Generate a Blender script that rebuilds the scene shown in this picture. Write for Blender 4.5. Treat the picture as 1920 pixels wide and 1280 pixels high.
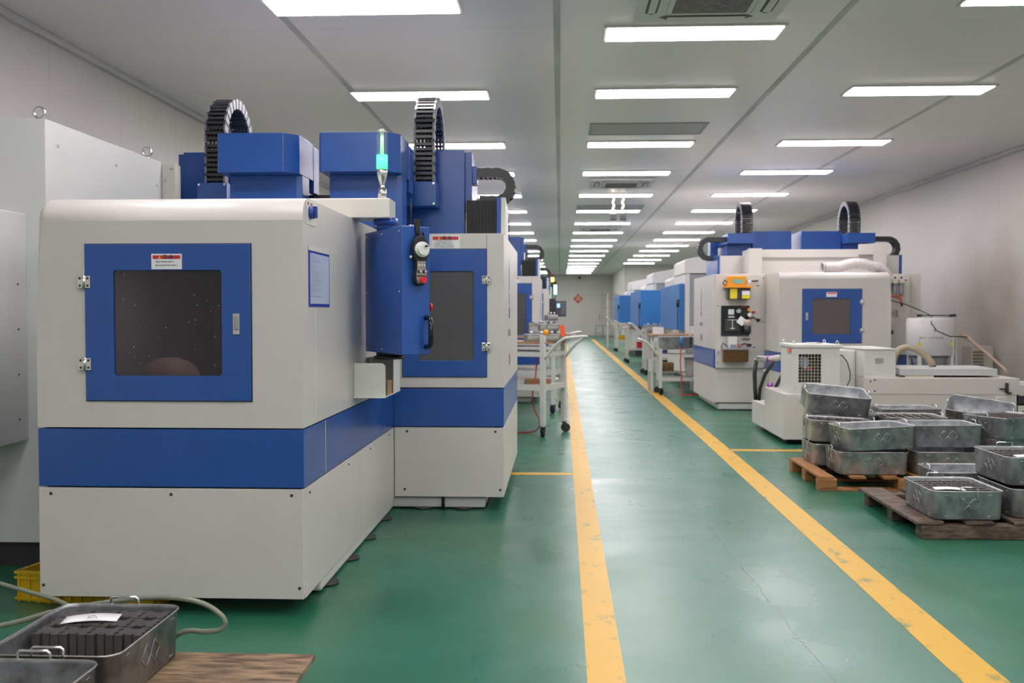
import bpy, bmesh, math, random
from mathutils import Vector, Matrix
random.seed(7)
PI = math.pi
SC = bpy.context.scene
COL = SC.collection
for o in list(bpy.data.objects): bpy.data.objects.remove(o)

# ---------------------------------------------------------------- camera, world, exposure
cam_d = bpy.data.cameras.new('camera'); cam = bpy.data.objects.new('camera', cam_d); COL.objects.link(cam)
cam_d.sensor_width = 36; cam_d.lens = 35.0
CAM_H = 1.22
cam.location = (0, 0, CAM_H)
cam.rotation_euler = (PI/2 - math.atan(55/math.hypot(1867, 90)), 0, math.atan(90/1867))
cam_d.dof.use_dof = True; cam_d.dof.focus_distance = 4.6; cam_d.dof.aperture_fstop = 4.0
cam_d.clip_start = 0.05; cam_d.clip_end = 200
SC.camera = cam
w = bpy.data.worlds.new('room_air'); SC.world = w; w.use_nodes = True
w.node_tree.nodes['Background'].inputs[0].default_value = (1, 1, 1, 1)
w.node_tree.nodes['Background'].inputs[1].default_value = 0.05
SC.view_settings.view_transform = 'Standard'; SC.view_settings.look = 'None'
SC.view_settings.gamma = 1; SC.view_settings.use_curve_mapping = False
SC.view_settings.exposure = 0.62
LAMP = 16.0        # ceiling panel radiance
CEIL = 3.17

# ---------------------------------------------------------------- materials
MATS = {}
def mat(name, col, rough=.4, metal=0., noise=0., nscale=6., col2=None, bump=0., coat=0., emit=None, estr=0., spec=.5, stretch=None, lo=.35, hi=.65, rvar=0.):
    if name in MATS: return MATS[name]
    m = bpy.data.materials.new(name); m.use_nodes = True; MATS[name] = m
    nt = m.node_tree; b = nt.nodes['Principled BSDF']
    c = (*col, 1)
    b.inputs['Base Color'].default_value = c; b.inputs['Roughness'].default_value = rough
    b.inputs['Metallic'].default_value = metal; b.inputs['Specular IOR Level'].default_value = spec
    b.inputs['Coat Weight'].default_value = coat; b.inputs['Coat Roughness'].default_value = .08
    if emit: b.inputs['Emission Color'].default_value = (*emit, 1); b.inputs['Emission Strength'].default_value = estr
    if noise or col2 or bump or rvar:
        tc = nt.nodes.new('ShaderNodeTexCoord'); mp = nt.nodes.new('ShaderNodeMapping'); nz = nt.nodes.new('ShaderNodeTexNoise')
        nt.links.new(tc.outputs['Object'], mp.inputs[0]); nt.links.new(mp.outputs[0], nz.inputs['Vector'])
        if stretch: mp.inputs['Scale'].default_value = stretch
        nz.inputs['Scale'].default_value = nscale; nz.inputs['Detail'].default_value = 5; nz.inputs['Roughness'].default_value = .6
        rp = nt.nodes.new('ShaderNodeMapRange'); rp.inputs[1].default_value = lo; rp.inputs[2].default_value = hi
        nt.links.new(nz.outputs['Fac'], rp.inputs[0])
        if col2 is None: col2 = tuple(x*(1-noise) for x in col)
        mx = nt.nodes.new('ShaderNodeMix'); mx.data_type = 'RGBA'
        mx.inputs[6].default_value = c; mx.inputs[7].default_value = (*col2, 1)
        nt.links.new(rp.outputs[0], mx.inputs[0]); nt.links.new(mx.outputs[2], b.inputs['Base Color'])
        if rvar:
            r2 = nt.nodes.new('ShaderNodeMapRange'); r2.inputs[3].default_value = rough; r2.inputs[4].default_value = rough+rvar
            nt.links.new(rp.outputs[0], r2.inputs[0]); nt.links.new(r2.outputs[0], b.inputs['Roughness'])
        if bump:
            bp = nt.nodes.new('ShaderNodeBump'); bp.inputs['Strength'].default_value = bump; bp.inputs['Distance'].default_value = .01
            nt.links.new(nz.outputs['Fac'], bp.inputs['Height']); nt.links.new(bp.outputs[0], b.inputs['Normal'])
    return m

def seam_mat(name, col, axis, pitch, width, rough=.4, dark=.82, off=0., noise=.05, nscale=.7, stain=None, coords='Object'):
    """painted panel with thin joint lines every `pitch` metres along `axis`"""
    m = bpy.data.materials.new(name); m.use_nodes = True; MATS[name] = m
    nt = m.node_tree; N = nt.nodes; L = nt.links; b = N['Principled BSDF']
    tc = N.new('ShaderNodeTexCoord'); sp = N.new('ShaderNodeSeparateXYZ'); L.new(tc.outputs[coords], sp.inputs[0])
    def math_(op, a, bb=None):
        n = N.new('ShaderNodeMath'); n.operation = op
        for i, v in enumerate((a, bb)):
            if v is None: continue
            if isinstance(v, (int, float)): n.inputs[i].default_value = v
            else: L.new(v, n.inputs[i])
        return n.outputs[0]
    f = math_('FRACT', math_('DIVIDE', math_('ADD', sp.outputs['XYZ'.index(axis)], off+1000*pitch), pitch))
    ln = math_('LESS_THAN', f, width/pitch)
    nz = N.new('ShaderNodeTexNoise'); nz.inputs['Scale'].default_value = nscale; nz.inputs['Detail'].default_value = 6
    L.new(tc.outputs[coords], nz.inputs['Vector'])
    m1 = N.new('ShaderNodeMix'); m1.data_type = 'RGBA'; m1.inputs[6].default_value = (*col, 1)
    m1.inputs[7].default_value = (*[c*(1-noise*2) for c in col], 1); L.new(nz.outputs['Fac'], m1.inputs[0])
    m2 = N.new('ShaderNodeMix'); m2.data_type = 'RGBA'; L.new(ln, m2.inputs[0]); L.new(m1.outputs[2], m2.inputs[6])
    m2.inputs[7].default_value = (*[c*dark for c in col], 1)
    out = m2.outputs[2]
    if stain:
        cx, cy, cz, rad, sc = stain
        vm = N.new('ShaderNodeVectorMath'); vm.operation = 'DISTANCE'; L.new(tc.outputs[coords], vm.inputs[0]); vm.inputs[1].default_value = (cx, cy, cz)
        mr = N.new('ShaderNodeMapRange'); mr.inputs[1].default_value = rad; mr.inputs[2].default_value = rad*.2; L.new(vm.outputs['Value'], mr.inputs[0])
        nn = N.new('ShaderNodeTexNoise'); nn.inputs['Scale'].default_value = 1.5; nn.inputs['Detail'].default_value = 4; L.new(tc.outputs[coords], nn.inputs['Vector'])
        mm = math_('MULTIPLY', mr.outputs[0], nn.outputs['Fac'])
        m3 = N.new('ShaderNodeMix'); m3.data_type = 'RGBA'; L.new(mm, m3.inputs[0]); L.new(out, m3.inputs[6]); m3.inputs[7].default_value = (*sc, 1)
        out = m3.outputs[2]
    L.new(out, b.inputs['Base Color']); b.inputs['Roughness'].default_value = rough
    return m

WHITE = mat('machine_white_enamel', (.64, .605, .58), .34, noise=.05, nscale=2.5)
WHITE2 = mat('bright_white_enamel', (.66, .66, .63), .4)
CREAM = mat('arm_cream_enamel', (.60, .59, .53), .35)
CABW = mat('cabinet_white_enamel', (.64, .65, .64), .38, noise=.04, nscale=1.5)
BLUE = mat('machine_blue_enamel', (.016, .085, .36), .27, noise=.10, nscale=5, spec=.65)
BLUE2 = mat('sky_blue_enamel', (.025, .17, .50), .4, noise=.08)
GREYP = mat('grey_enamel', (.30, .31, .34), .45)
DARKM = mat('dark_steel', (.03, .03, .032), .5)
BLACK = mat('black_plastic', (.012, .012, .014), .42)
CHAIN = mat('chain_black_plastic', (.035, .035, .04), .3)
CHAING = mat('chain_grey_edge', (.20, .19, .21), .4)
CHROME = mat('chrome', (.75, .74, .74), .16, metal=1)
STEEL = mat('brushed_steel', (.50, .49, .48), .35, metal=1)
ZINC = mat('galvanised_steel', (.46, .48, .505), .32, metal=.5, col2=(.18, .19, .20), nscale=11, rvar=.2, lo=.38, hi=.72)
ZINCD = mat('oily_galvanised_steel', (.34, .36, .38), .26, metal=.6, col2=(.075, .075, .08), nscale=7, lo=.35, hi=.7, rvar=.2)
BLOCK = mat('machined_block_metal', (.115, .10, .095), .45, metal=.4, noise=.3, nscale=14)
RED = mat('red_plastic', (.65, .02, .025), .35)
REDP = mat('red_print', (.60, .03, .04), .5)
PAPER = mat('white_paper', (.82, .82, .85), .6)
PAPERB = mat('bluish_sleeve_paper', (.55, .60, .78), .25)
INK = mat('ink', (.05, .05, .06), .6)
INKG = mat('faded_grey_ink', (.28, .30, .30), .6)
INKB = mat('faded_blue_ink', (.12, .15, .36), .6)
INKR = mat('faded_red_ink', (.62, .22, .22), .6)
YEL = mat('yellow_plastic', (.62, .40, .005), .42, noise=.25, nscale=4)
YELL = mat('yellow_print', (.75, .62, .02), .5)
ORAN = mat('orange_plastic', (.80, .32, .01), .4)
ORED = mat('orange_red_plastic', (.85, .12, .03), .4)
RUB = mat('black_rubber', (.02, .02, .022), .6)
HOSEC = mat('clear_green_hose', (.20, .22, .17), .25)
HOSEB = mat('brown_clear_hose', (.30, .25, .17), .3)
BRASS = mat('brass', (.5, .33, .12), .35, metal=.8)
PURP = mat('purple_steel', (.38, .12, .50), .25, metal=.7)
WPVC = mat('grey_pvc', (.50, .48, .43), .4)
WOODO = mat('orange_pine', (.46, .21, .065), .6, col2=(.22, .09, .03), nscale=7, stretch=(1, 7, 7), bump=.2)
WOODD = mat('dark_oily_wood', (.055, .036, .028), .6, col2=(.20, .135, .095), nscale=8, stretch=(1.5, 3, 6), bump=.4, lo=.42, hi=.72)
PLY = mat('stained_plywood', (.33, .22, .13), .5, col2=(.06, .034, .018), nscale=24, stretch=(.3, 1.4, 1), bump=.3, lo=.38, hi=.64)
CARD = mat('brown_cardboard', (.32, .19, .09), .7)
WOODT = mat('wood_table_top', (.42, .24, .13), .5, noise=.2)
CARTW = mat('trolley_white_paint', (.60, .60, .57), .4)
ACW = mat('air_unit_white', (.66, .66, .63), .45)
FILTER = mat('dusty_filter', (.17, .15, .15), .9, col2=(.26, .24, .24), nscale=25)
AMBER = mat('amber_oil_tank', (.10, .045, .008), .15)
TINTB = mat('smoked_tank', (.05, .05, .05), .2)
LCD = mat('green_lcd', (.25, .45, .35), .3)
TAPE = mat('ceiling_tape', (.42, .42, .41), .5, col2=(.60, .60, .58), nscale=3, stretch=(1, .3, 1))
TRIMW = mat('white_trim', (.60, .59, .57), .45)
STRETCH = mat('white_duct', (.70, .66, .66), .5, col2=(.55, .50, .50), nscale=30)

def glass_mat(name, tint, dark, fac, spots=True):
    m = bpy.data.materials.new(name); m.use_nodes = True; nt = m.node_tree; N = nt.nodes; L = nt.links
    b = N['Principled BSDF']; b.inputs['Base Color'].default_value = (*dark, 1); b.inputs['Roughness'].default_value = .14
    t = N.new('ShaderNodeBsdfTransparent'); t.inputs[0].default_value = (*tint, 1)
    mx = N.new('ShaderNodeMixShader'); L.new(t.outputs[0], mx.inputs[1]); L.new(b.outputs[0], mx.inputs[2]); mx.inputs[0].default_value = fac
    L.new(mx.outputs[0], N['Material Output'].inputs[0])
    if spots:
        tc = N.new('ShaderNodeTexCoord'); v = N.new('ShaderNodeTexVoronoi'); v.inputs['Scale'].default_value = 34; L.new(tc.outputs['Object'], v.inputs['Vector'])
        lt = N.new('ShaderNodeMath'); lt.operation = 'LESS_THAN'; L.new(v.outputs['Distance'], lt.inputs[0]); lt.inputs[1].default_value = .075
        nz = N.new('ShaderNodeTexNoise'); nz.inputs['Scale'].default_value = 5; L.new(tc.outputs['Object'], nz.inputs['Vector'])
        gt = N.new('ShaderNodeMath'); gt.operation = 'GREATER_THAN'; L.new(nz.outputs['Fac'], gt.inputs[0]); gt.inputs[1].default_value = .46
        ml = N.new('ShaderNodeMath'); ml.operation = 'MULTIPLY'; L.new(lt.outputs[0], ml.inputs[0]); L.new(gt.outputs[0], ml.inputs[1])
        mc = N.new('ShaderNodeMix'); mc.data_type = 'RGBA'; mc.inputs[6].default_value = (*dark, 1); mc.inputs[7].default_value = (.35, .34, .32, 1)
        L.new(ml.outputs[0], mc.inputs[0]); L.new(mc.outputs[2], b.inputs['Base Color'])
        ad = N.new('ShaderNodeMath'); ad.operation = 'MAXIMUM'; L.new(ml.outputs[0], ad.inputs[0]); ad.inputs[1].default_value = fac; L.new(ad.outputs[0], mx.inputs[0])
    return m
PANE = glass_mat('smoked_dirty_pane', (.6, .56, .55), (.085, .078, .095), .34)
PANE2 = glass_mat('scratched_pane', (.6, .6, .6), (.08, .085, .095), .5, False)
TUBE = glass_mat('clear_tube', (.95, .97, .96), (.5, .55, .52), .12, False)
SLEEVE = glass_mat('clear_sleeve', (.8, .85, 1), (.5, .55, .8), .25, False)
GREEN_ON = mat('green_light', (.1, .9, .4), .3, emit=(.02, 1, .10), estr=4)
GREENS = mat('small_green_light', (.1, .9, .4), .3, emit=(.25, 1, .6), estr=4)
YELS = mat('small_yellow_light', (.9, .8, .1), .3, emit=(1, .8, .1), estr=4)
PANEL_ON = mat('lit_diffuser', (1, 1, 1), .5, emit=(1, .94, .955), estr=LAMP)
SCREEN = mat('lit_screen', (.2, .4, .8), .3, emit=(.35, .6, 1), estr=.8)
SPARK = mat('warm_bulb', (1, .9, .7), .4, emit=(1, .75, .45), estr=1.2)

# floor
def floor_mat():
    m = bpy.data.materials.new('green_epoxy_floor'); m.use_nodes = True; nt = m.node_tree; N = nt.nodes; L = nt.links; b = N['Principled BSDF']
    tc = N.new('ShaderNodeTexCoord')
    def nz(scale, det, st=None):
        n = N.new('ShaderNodeTexNoise'); n.inputs['Scale'].default_value = scale; n.inputs['Detail'].default_value = det
        if st:
            mp = N.new('ShaderNodeMapping'); mp.inputs['Scale'].default_value = st; L.new(tc.outputs['Object'], mp.inputs[0]); L.new(mp.outputs[0], n.inputs['Vector'])
        else: L.new(tc.outputs['Object'], n.inputs['Vector'])
        return n.outputs['Fac']
    def mr(src, a, bb, c=0, d=1):
        n = N.new('ShaderNodeMapRange'); L.new(src, n.inputs[0])
        for i, v in enumerate((a, bb, c, d)): n.inputs[i+1].default_value = v
        return n.outputs[0]
    def mix(f, a, bb):
        n = N.new('ShaderNodeMix'); n.data_type = 'RGBA'; L.new(f, n.inputs[0])
        for i, v in ((6, a), (7, bb)):
            if isinstance(v, tuple): n.inputs[i].default_value = (*v, 1)
            else: L.new(v, n.inputs[i])
        return n.outputs[2]
    c = mix(mr(nz(1.1, 6), .35, .7), (.014, .115, .06), (.028, .155, .098))
    c = mix(mr(nz(2.6, 9, (1, .4, 1)), .5, .95, 0, .3), c, (.05, .18, .13))
    # paler aisle: foot traffic wear, plus soft reflections painted into the colour
    sp = N.new('ShaderNodeSeparateXYZ'); L.new(tc.outputs['Object'], sp.inputs[0])
    d = N.new('ShaderNodeMath'); d.operation = 'SUBTRACT'; L.new(sp.outputs[0], d.inputs[0]); d.inputs[1].default_value = .8
    ab = N.new('ShaderNodeMath'); ab.operation = 'ABSOLUTE'; L.new(d.outputs[0], ab.inputs[0])
    ws = mr(ab.outputs[0], .9, .3, 0, .55)
    c = mix(ws, c, (.075, .20, .165))
    c = mix(mr(nz(45, 2), .76, .80, 0, .6), c, (.02, .06, .05))
    c = mix(mr(nz(30, 3, (1, .12, 1)), .72, .80, 0, .35), c, (.02, .07, .055))
    c = mix(mr(nz(70, 2, (.25, 1, 1)), .78, .81, 0, .4), c, (.3, .42, .38))
    def line(ax, ay, bx, by, wd, wob=.02):
        # hairline joint in the coating from (ax, ay) to (bx, by)
        L_ = math.hypot(bx-ax, by-ay); nx, ny = -(by-ay)/L_, (bx-ax)/L_; tx_, ty_ = (bx-ax)/L_, (by-ay)/L_
        def lin(p, q, r):
            m1 = N.new('ShaderNodeMath'); m1.operation = 'MULTIPLY'; L.new(sp.outputs[0], m1.inputs[0]); m1.inputs[1].default_value = p
            m2 = N.new('ShaderNodeMath'); m2.operation = 'MULTIPLY_ADD'; L.new(sp.outputs[1], m2.inputs[0]); m2.inputs[1].default_value = q; L.new(m1.outputs[0], m2.inputs[2])
            m3 = N.new('ShaderNodeMath'); m3.operation = 'ADD'; L.new(m2.outputs[0], m3.inputs[0]); m3.inputs[1].default_value = r; return m3.outputs[0]
        dd = lin(nx, ny, -(ax*nx+ay*ny)); wn = mr(nz(2.5, 4), .3, .7, -wob, wob)
        a1 = N.new('ShaderNodeMath'); a1.operation = 'ADD'; L.new(dd, a1.inputs[0]); L.new(wn, a1.inputs[1])
        a2 = N.new('ShaderNodeMath'); a2.operation = 'ABSOLUTE'; L.new(a1.outputs[0], a2.inputs[0])
        f = mr(a2.outputs[0], wd*2, wd*.5)
        tt = lin(tx_, ty_, -(ax*tx_+ay*ty_)); e0 = mr(tt, 0, .1); e1 = mr(tt, L_, L_-.1)
        p1 = N.new('ShaderNodeMath'); p1.operation = 'MULTIPLY'; L.new(f, p1.inputs[0]); L.new(e0, p1.inputs[1])
        p2 = N.new('ShaderNodeMath'); p2.operation = 'MULTIPLY'; L.new(p1.outputs[0], p2.inputs[0]); L.new(e1, p2.inputs[1])
        p3 = N.new('ShaderNodeMath'); p3.operation = 'MULTIPLY'; L.new(p2.outputs[0], p3.inputs[0]); p3.inputs[1].default_value = .55
        return p3.outputs[0]
    c = mix(line(-.8, 5.80, 2.4, 5.86, .006), c, (.02, .06, .05))
    c = mix(line(.93, 2.4, .845, 5.75, .0028, .012), c, (.015, .06, .045))
    L.new(c, b.inputs['Base Color'])
    L.new(mr(nz(1.7, 6), .3, .7, .24, .38), b.inputs['Roughness'])
    bp = N.new('ShaderNodeBump'); bp.inputs['Strength'].default_value = .12; bp.inputs['Distance'].default_value = .004
    L.new(nz(2.2, 3), bp.inputs['Height']); L.new(bp.outputs[0], b.inputs['Normal'])
    b.inputs['Specular IOR Level'].default_value = .6
    return m
FLOOR = floor_mat()
LINE = mat('worn_yellow_paint', (.62, .35, .018), .42, col2=(.17, .20, .07), nscale=11, lo=.57, hi=.70, stretch=(1, .45, 1))
WALLM = seam_mat('sandwich_wall_panel', (.70, .67, .64), 'Y', 1.15, .012, .42, .86, stain=(5.4, 12.6, 1.1, 1.9, (.28, .21, .15)))
WALLX = seam_mat('sandwich_wall_panel_cross', (.70, .67, .64), 'X', 1.15, .012, .42, .86)
CEILM = seam_mat('ceiling_panel', (.86, .82, .81), 'Y', 1.2, .012, .32, .86, off=.35)

# ---------------------------------------------------------------- mesh helpers
def tag(o, label=None, cat=None, group=None, kind=None):
    if label: o['label'] = label
    if cat: o['category'] = cat
    if group: o['group'] = group
    if kind: o['kind'] = kind
    return o
def thing(name, label, cat, loc=(0, 0, 0), rz=0, group=None):
    o = bpy.data.objects.new(name, None); COL.objects.link(o); o.empty_display_size = .1
    o.location = loc; o.rotation_euler = (0, 0, rz)
    return tag(o, label, cat, group)
def basis(o):
    return Matrix.Translation(o.location) @ o.rotation_euler.to_matrix().to_4x4()
def world(o):
    M = basis(o)
    while o.parent: o = o.parent; M = basis(o) @ M
    return M
class MB:
    def __init__(s): s.bm = bmesh.new(); s.mi = 0; s.M = Matrix.Identity(4); s.sm = False
    def _fin(s, vs, smooth=None):
        fs = set()
        for v in vs: v.co = s.M @ v.co
        for v in vs:
            for f in v.link_faces: fs.add(f)
        for f in fs:
            f.material_index = s.mi
            if smooth: f.smooth = True
        return fs
    def box(s, x0, x1, y0, y1, z0, z1, bev=0., seg=2):
        t = bmesh.new()
        r = bmesh.ops.create_cube(t, size=1)
        for v in r['verts']:
            v.co = Vector(((x0+x1)/2 + v.co.x*(x1-x0), (y0+y1)/2 + v.co.y*(y1-y0), (z0+z1)/2 + v.co.z*(z1-z0)))
        if bev:
            bmesh.ops.bevel(t, geom=list(t.edges), offset=bev, segments=seg, affect='EDGES', profile=.5)
        s._merge(t); return s
    def _merge(s, t, smooth=False):
        me = bpy.data.meshes.new('tmp'); t.to_mesh(me); t.free()
        n = len(s.bm.verts); s.bm.from_mesh(me); bpy.data.meshes.remove(me)
        s.bm.verts.ensure_lookup_table()
        s._fin(s.bm.verts[n:], smooth)
    def bar(s, p0, p1, w, h, up=(0, 0, 1)):
        p0 = Vector(p0); p1 = Vector(p1); d = (p1-p0); L = d.length; d.normalize(); up = Vector(up)
        if abs(d.dot(up)) > .98: up = Vector((1, 0, 0))
        sx = d.cross(up).normalized(); u = sx.cross(d).normalized()
        vs = []
        for t in (0, L):
            for a, b in ((-1, -1), (1, -1), (1, 1), (-1, 1)):
                vs.append(s.bm.verts.new(p0 + d*t + sx*a*w/2 + u*b*h/2))
        for q in ((3, 2, 1, 0), (4, 5, 6, 7), (0, 1, 5, 4), (1, 2, 6, 5), (2, 3, 7, 6), (3, 0, 4, 7)):
            s.bm.faces.new([vs[i] for i in q])
        s._fin(vs); return s
    def prism(s, poly, ax, a, b, smooth=()):
        """extrude a polygon. ax 'X': poly=(y,z); 'Y': (x,z); 'Z': (x,y)"""
        def P(p, t):
            return {'X': (t, p[0], p[1]), 'Y': (p[0], t, p[1]), 'Z': (p[0], p[1], t)}[ax]
        A = [s.bm.verts.new(P(p, a)) for p in poly]; B = [s.bm.verts.new(P(p, b)) for p in poly]; n = len(poly)
        fs = [s.bm.faces.new(A), s.bm.faces.new(B[::-1])]
        for i in range(n):
            f = s.bm.faces.new((A[i], B[i], B[(i+1) % n], A[(i+1) % n])); fs.append(f)
            if i in smooth: f.smooth = True
        bmesh.ops.recalc_face_normals(s.bm, faces=fs)
        s._fin(A+B); return s
    def tube(s, pts, r, n=10, cap=True, closed=False):
        pts = [Vector(p) for p in pts]; rings = []; N = len(pts); prev = None
        for i, p in enumerate(pts):
            if closed: d = pts[(i+1) % N]-pts[i-1]
            else: d = (pts[min(i+1, N-1)]-pts[max(i-1, 0)])
            d.normalize()
            if prev is None:
                u = Vector((0, 0, 1)) if abs(d.z) < .9 else Vector((1, 0, 0))
                a = d.cross(u).normalized()
            else: a = (prev - d*prev.dot(d)).normalized()
            prev = a; b = d.cross(a).normalized()
            rr = r[i] if isinstance(r, (list, tuple)) else r
            rings.append([s.bm.verts.new(p + (a*math.cos(t)+b*math.sin(t))*rr) for t in [2*PI*k/n for k in range(n)]])
        fs = []
        for i in range(N if closed else N-1):
            A, B = rings[i], rings[(i+1) % N]
            for k in range(n): fs.append(s.bm.faces.new((A[k], A[(k+1) % n], B[(k+1) % n], B[k])))
        for f in fs: f.smooth = True
        if cap and not closed:
            fs.append(s.bm.faces.new(rings[0][::-1])); fs.append(s.bm.faces.new(rings[-1]))
        bmesh.ops.recalc_face_normals(s.bm, faces=fs)
        s._fin([v for r_ in rings for v in r_]); return s
    def cyl(s, p0, p1, r, n=16, r2=None): return s.tube([p0, p1], [r, r if r2 is None else r2], n)
    def lathe(s, prof, c=(0, 0, 0), n=20):
        """prof = [(radius, z)...] around a vertical axis through c"""
        rings = []; c = Vector(c)
        for r, z in prof: rings.append([s.bm.verts.new(c + Vector((r*math.cos(2*PI*k/n), r*math.sin(2*PI*k/n), z))) for k in range(n)])
        fs = []
        for A, B in zip(rings, rings[1:]):
            for k in range(n): fs.append(s.bm.faces.new((A[k], A[(k+1) % n], B[(k+1) % n], B[k])))
        for f in fs: f.smooth = True
        fs.append(s.bm.faces.new(rings[0][::-1])); fs.append(s.bm.faces.new(rings[-1]))
        s._fin([v for r_ in rings for v in r_]); return s
    def frame(s, x0, x1, z0, z1, hx0, hx1, hz0, hz1, y0, y1, rad=.012):
        """plate in the XZ plane from y0 (front) to y1 with a round-cornered hole"""
        def rr(a, b, c, d, r, k=5):
            out = []
            for cx, cz, t0 in ((b-r, d-r, 0), (a+r, d-r, PI/2), (a+r, c+r, PI), (b-r, c+r, 1.5*PI)):
                for i in range(k): out.append((cx+r*math.cos(t0+i*PI/2/(k-1)), cz+r*math.sin(t0+i*PI/2/(k-1))))
            return out
        inn = rr(hx0, hx1, hz0, hz1, rad); out = []
        cs = [(x1, z1), (x0, z1), (x0, z0), (x1, z0)]
        for q in range(4): out += [cs[q]]*5
        vs = []; fs = []
        def V(p, y): v = s.bm.verts.new((p[0], y, p[1])); vs.append(v); return v
        C = [[V(p, y) for p in cs] for y in (y0, y1)]; I = [[V(p, y) for p in inn] for y in (y0, y1)]
        for L_ in (0, 1):
            for q in range(4):
                for i in range(4): fs.append(s.bm.faces.new((C[L_][q], I[L_][q*5+i], I[L_][q*5+i+1])))
                fs.append(s.bm.faces.new((C[L_][q], I[L_][q*5+4], I[L_][(q*5+5) % 20], C[L_][(q+1) % 4])))
        for i in range(20): fs.append(s.bm.faces.new((I[0][i], I[0][(i+1) % 20], I[1][(i+1) % 20], I[1][i])))
        for q in range(4): fs.append(s.bm.faces.new((C[0][q], C[0][(q+1) % 4], C[1][(q+1) % 4], C[1][q])))
        bmesh.ops.recalc_face_normals(s.bm, faces=fs)
        s._fin(vs); return s
    def build(s, name, mats, parent=None, world_=True, bev=0.):
        me = bpy.data.meshes.new(name)
        if parent is not None and world_: s.bm.transform(world(parent).inverted())
        s.bm.to_mesh(me); s.bm.free()
        for m in (mats if isinstance(mats, (list, tuple)) else [mats]): me.materials.append(m)
        o = bpy.data.objects.new(name, me); COL.objects.link(o)
        if parent is not None: o.parent = parent
        if bev:
            b = o.modifiers.new('edge', 'BEVEL'); b.width = bev; b.segments = 2; b.limit_method = 'ANGLE'
        return o
def box(name, m, parent, x0, x1, y0, y1, z0, z1, bev=.003, **k): return MB().box(x0, x1, y0, y1, z0, z1, bev).build(name, m, parent, **k)
def kids(o): return [c for c in bpy.data.objects if c.parent == o]
def copy_tree(o, parent=None):
    c = o.copy(); COL.objects.link(c); c.parent = parent
    for ch in kids(o): copy_tree(ch, c)
    return c
FM = {}
def text(body, size, m, parent, loc, rot, name='lettering', sx=1., align='CENTER', ext=.0005, bold=0.):
    """letters as a mesh lying at loc, facing by rot (world space)"""
    cu = bpy.data.curves.new('txt', 'FONT'); cu.body = body; cu.size = size; cu.align_x = align; cu.align_y = 'CENTER'; cu.extrude = ext; cu.offset = bold
    cu.resolution_u = 3
    to = bpy.data.objects.new('txt', cu); COL.objects.link(to)
    dg = bpy.context.evaluated_depsgraph_get(); dg.update()
    me = bpy.data.meshes.new_from_object(to.evaluated_get(dg)); bpy.data.objects.remove(to)
    M = Matrix.Translation(loc) @ rot.to_4x4() @ Matrix.Diagonal((sx, 1, 1, 1))
    if parent is not None: M = world(parent).inverted() @ M
    me.transform(M); me.materials.clear(); me.materials.append(m); me.name = name
    o = bpy.data.objects.new(name, me); COL.objects.link(o); o.parent = parent
    return o
def ROT(right, up):
    r = Vector(right).normalized(); u = Vector(up).normalized(); n = r.cross(u)
    return Matrix((r, u, n)).transposed()
R_FRONT = ROT((1, 0, 0), (0, 0, 1))       # faces -Y (towards the camera)
R_RIGHT = ROT((0, 1, 0), (0, 0, 1))       # faces +X
R_LEFT = ROT((0, -1, 0), (0, 0, 1))       # faces -X
R_UP = ROT((1, 0, 0), (0, 1, 0))
def merge_text(mb, body, size, loc, rot, sx=1., mi=0, bold=0.):
    cu = bpy.data.curves.new('txt', 'FONT'); cu.body = body; cu.size = size; cu.align_x = 'CENTER'; cu.align_y = 'CENTER'; cu.extrude = .0004; cu.resolution_u = 2; cu.offset = bold
    to = bpy.data.objects.new('txt', cu); COL.objects.link(to)
    dg = bpy.context.evaluated_depsgraph_get(); dg.update()
    me = bpy.data.meshes.new_from_object(to.evaluated_get(dg)); bpy.data.objects.remove(to)
    me.transform(Matrix.Translation(loc) @ rot.to_4x4() @ Matrix.Diagonal((sx, 1, 1, 1)))
    n = len(mb.bm.verts); mb.bm.from_mesh(me); bpy.data.meshes.remove(me); mb.bm.verts.ensure_lookup_table()
    for v in mb.bm.verts[n:]:
        for f in v.link_faces: f.material_index = mi

# ---------------------------------------------------------------- the room
def struct(o): o['kind'] = 'structure'; return o
XL, XR, YB, YF = -3.6, 5.42, -5.0, 52.6
struct(box('floor', FLOOR, None, XL-.1, XR+.1, YB-.1, YF+.1, -.1, 0, 0))
struct(box('ceiling', CEILM, None, XL-.1, XR+.1, YB-.1, YF+.1, CEIL, CEIL+.1, 0))
struct(box('wall_left', WALLM, None, XL-.1, XL, YB, YF, 0, CEIL, 0))
struct(box('wall_right', WALLM, None, XR, XR+.1, YB, 41.8, 0, CEIL, 0))
struct(box('wall_back', WALLX, None, XL, 2.73, YF, YF+.1, 0, CEIL, 0))
struct(box('wall_jog', WALLM, None, 2.73, 2.83, 41.8, YF, 0, CEIL, 0))
struct(box('wall_far_right', WALLX, None, 2.73, XR, 41.7, 41.8, 0, CEIL, 0))
struct(box('wall_front', WALLX, None, XL, XR, YB-.1, YB, 0, CEIL, 0))
for i, (a, b) in enumerate((((XL, .0), (XL+.05, .0)), ((XR-.05, 0), (XR, 0)))):
    struct(box('trim_%d' % (i+1), TRIMW, None, a[0], b[0], YB, YF if i == 0 else 41.7, CEIL-.05, CEIL, .006))
struct(box('baseboard_back', TRIMW, None, XL, 2.72, YF-.02, YF, 0, .1, 0))
struct(box('trim_3', TRIMW, None, 2.68, 2.75, 52.53, 52.6, 0, CEIL, 0))
struct(box('trim_4', TRIMW, None, 2.68, 2.74, 41.66, 41.74, 0, CEIL, 0))
for i, x in enumerate((-1.835, -.024, 1.84, 3.52)):
    struct(box('trim_%d' % (i+5), TAPE, None, x-.024, x+.024, YB, YF, CEIL-.004, CEIL, 0))
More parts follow.
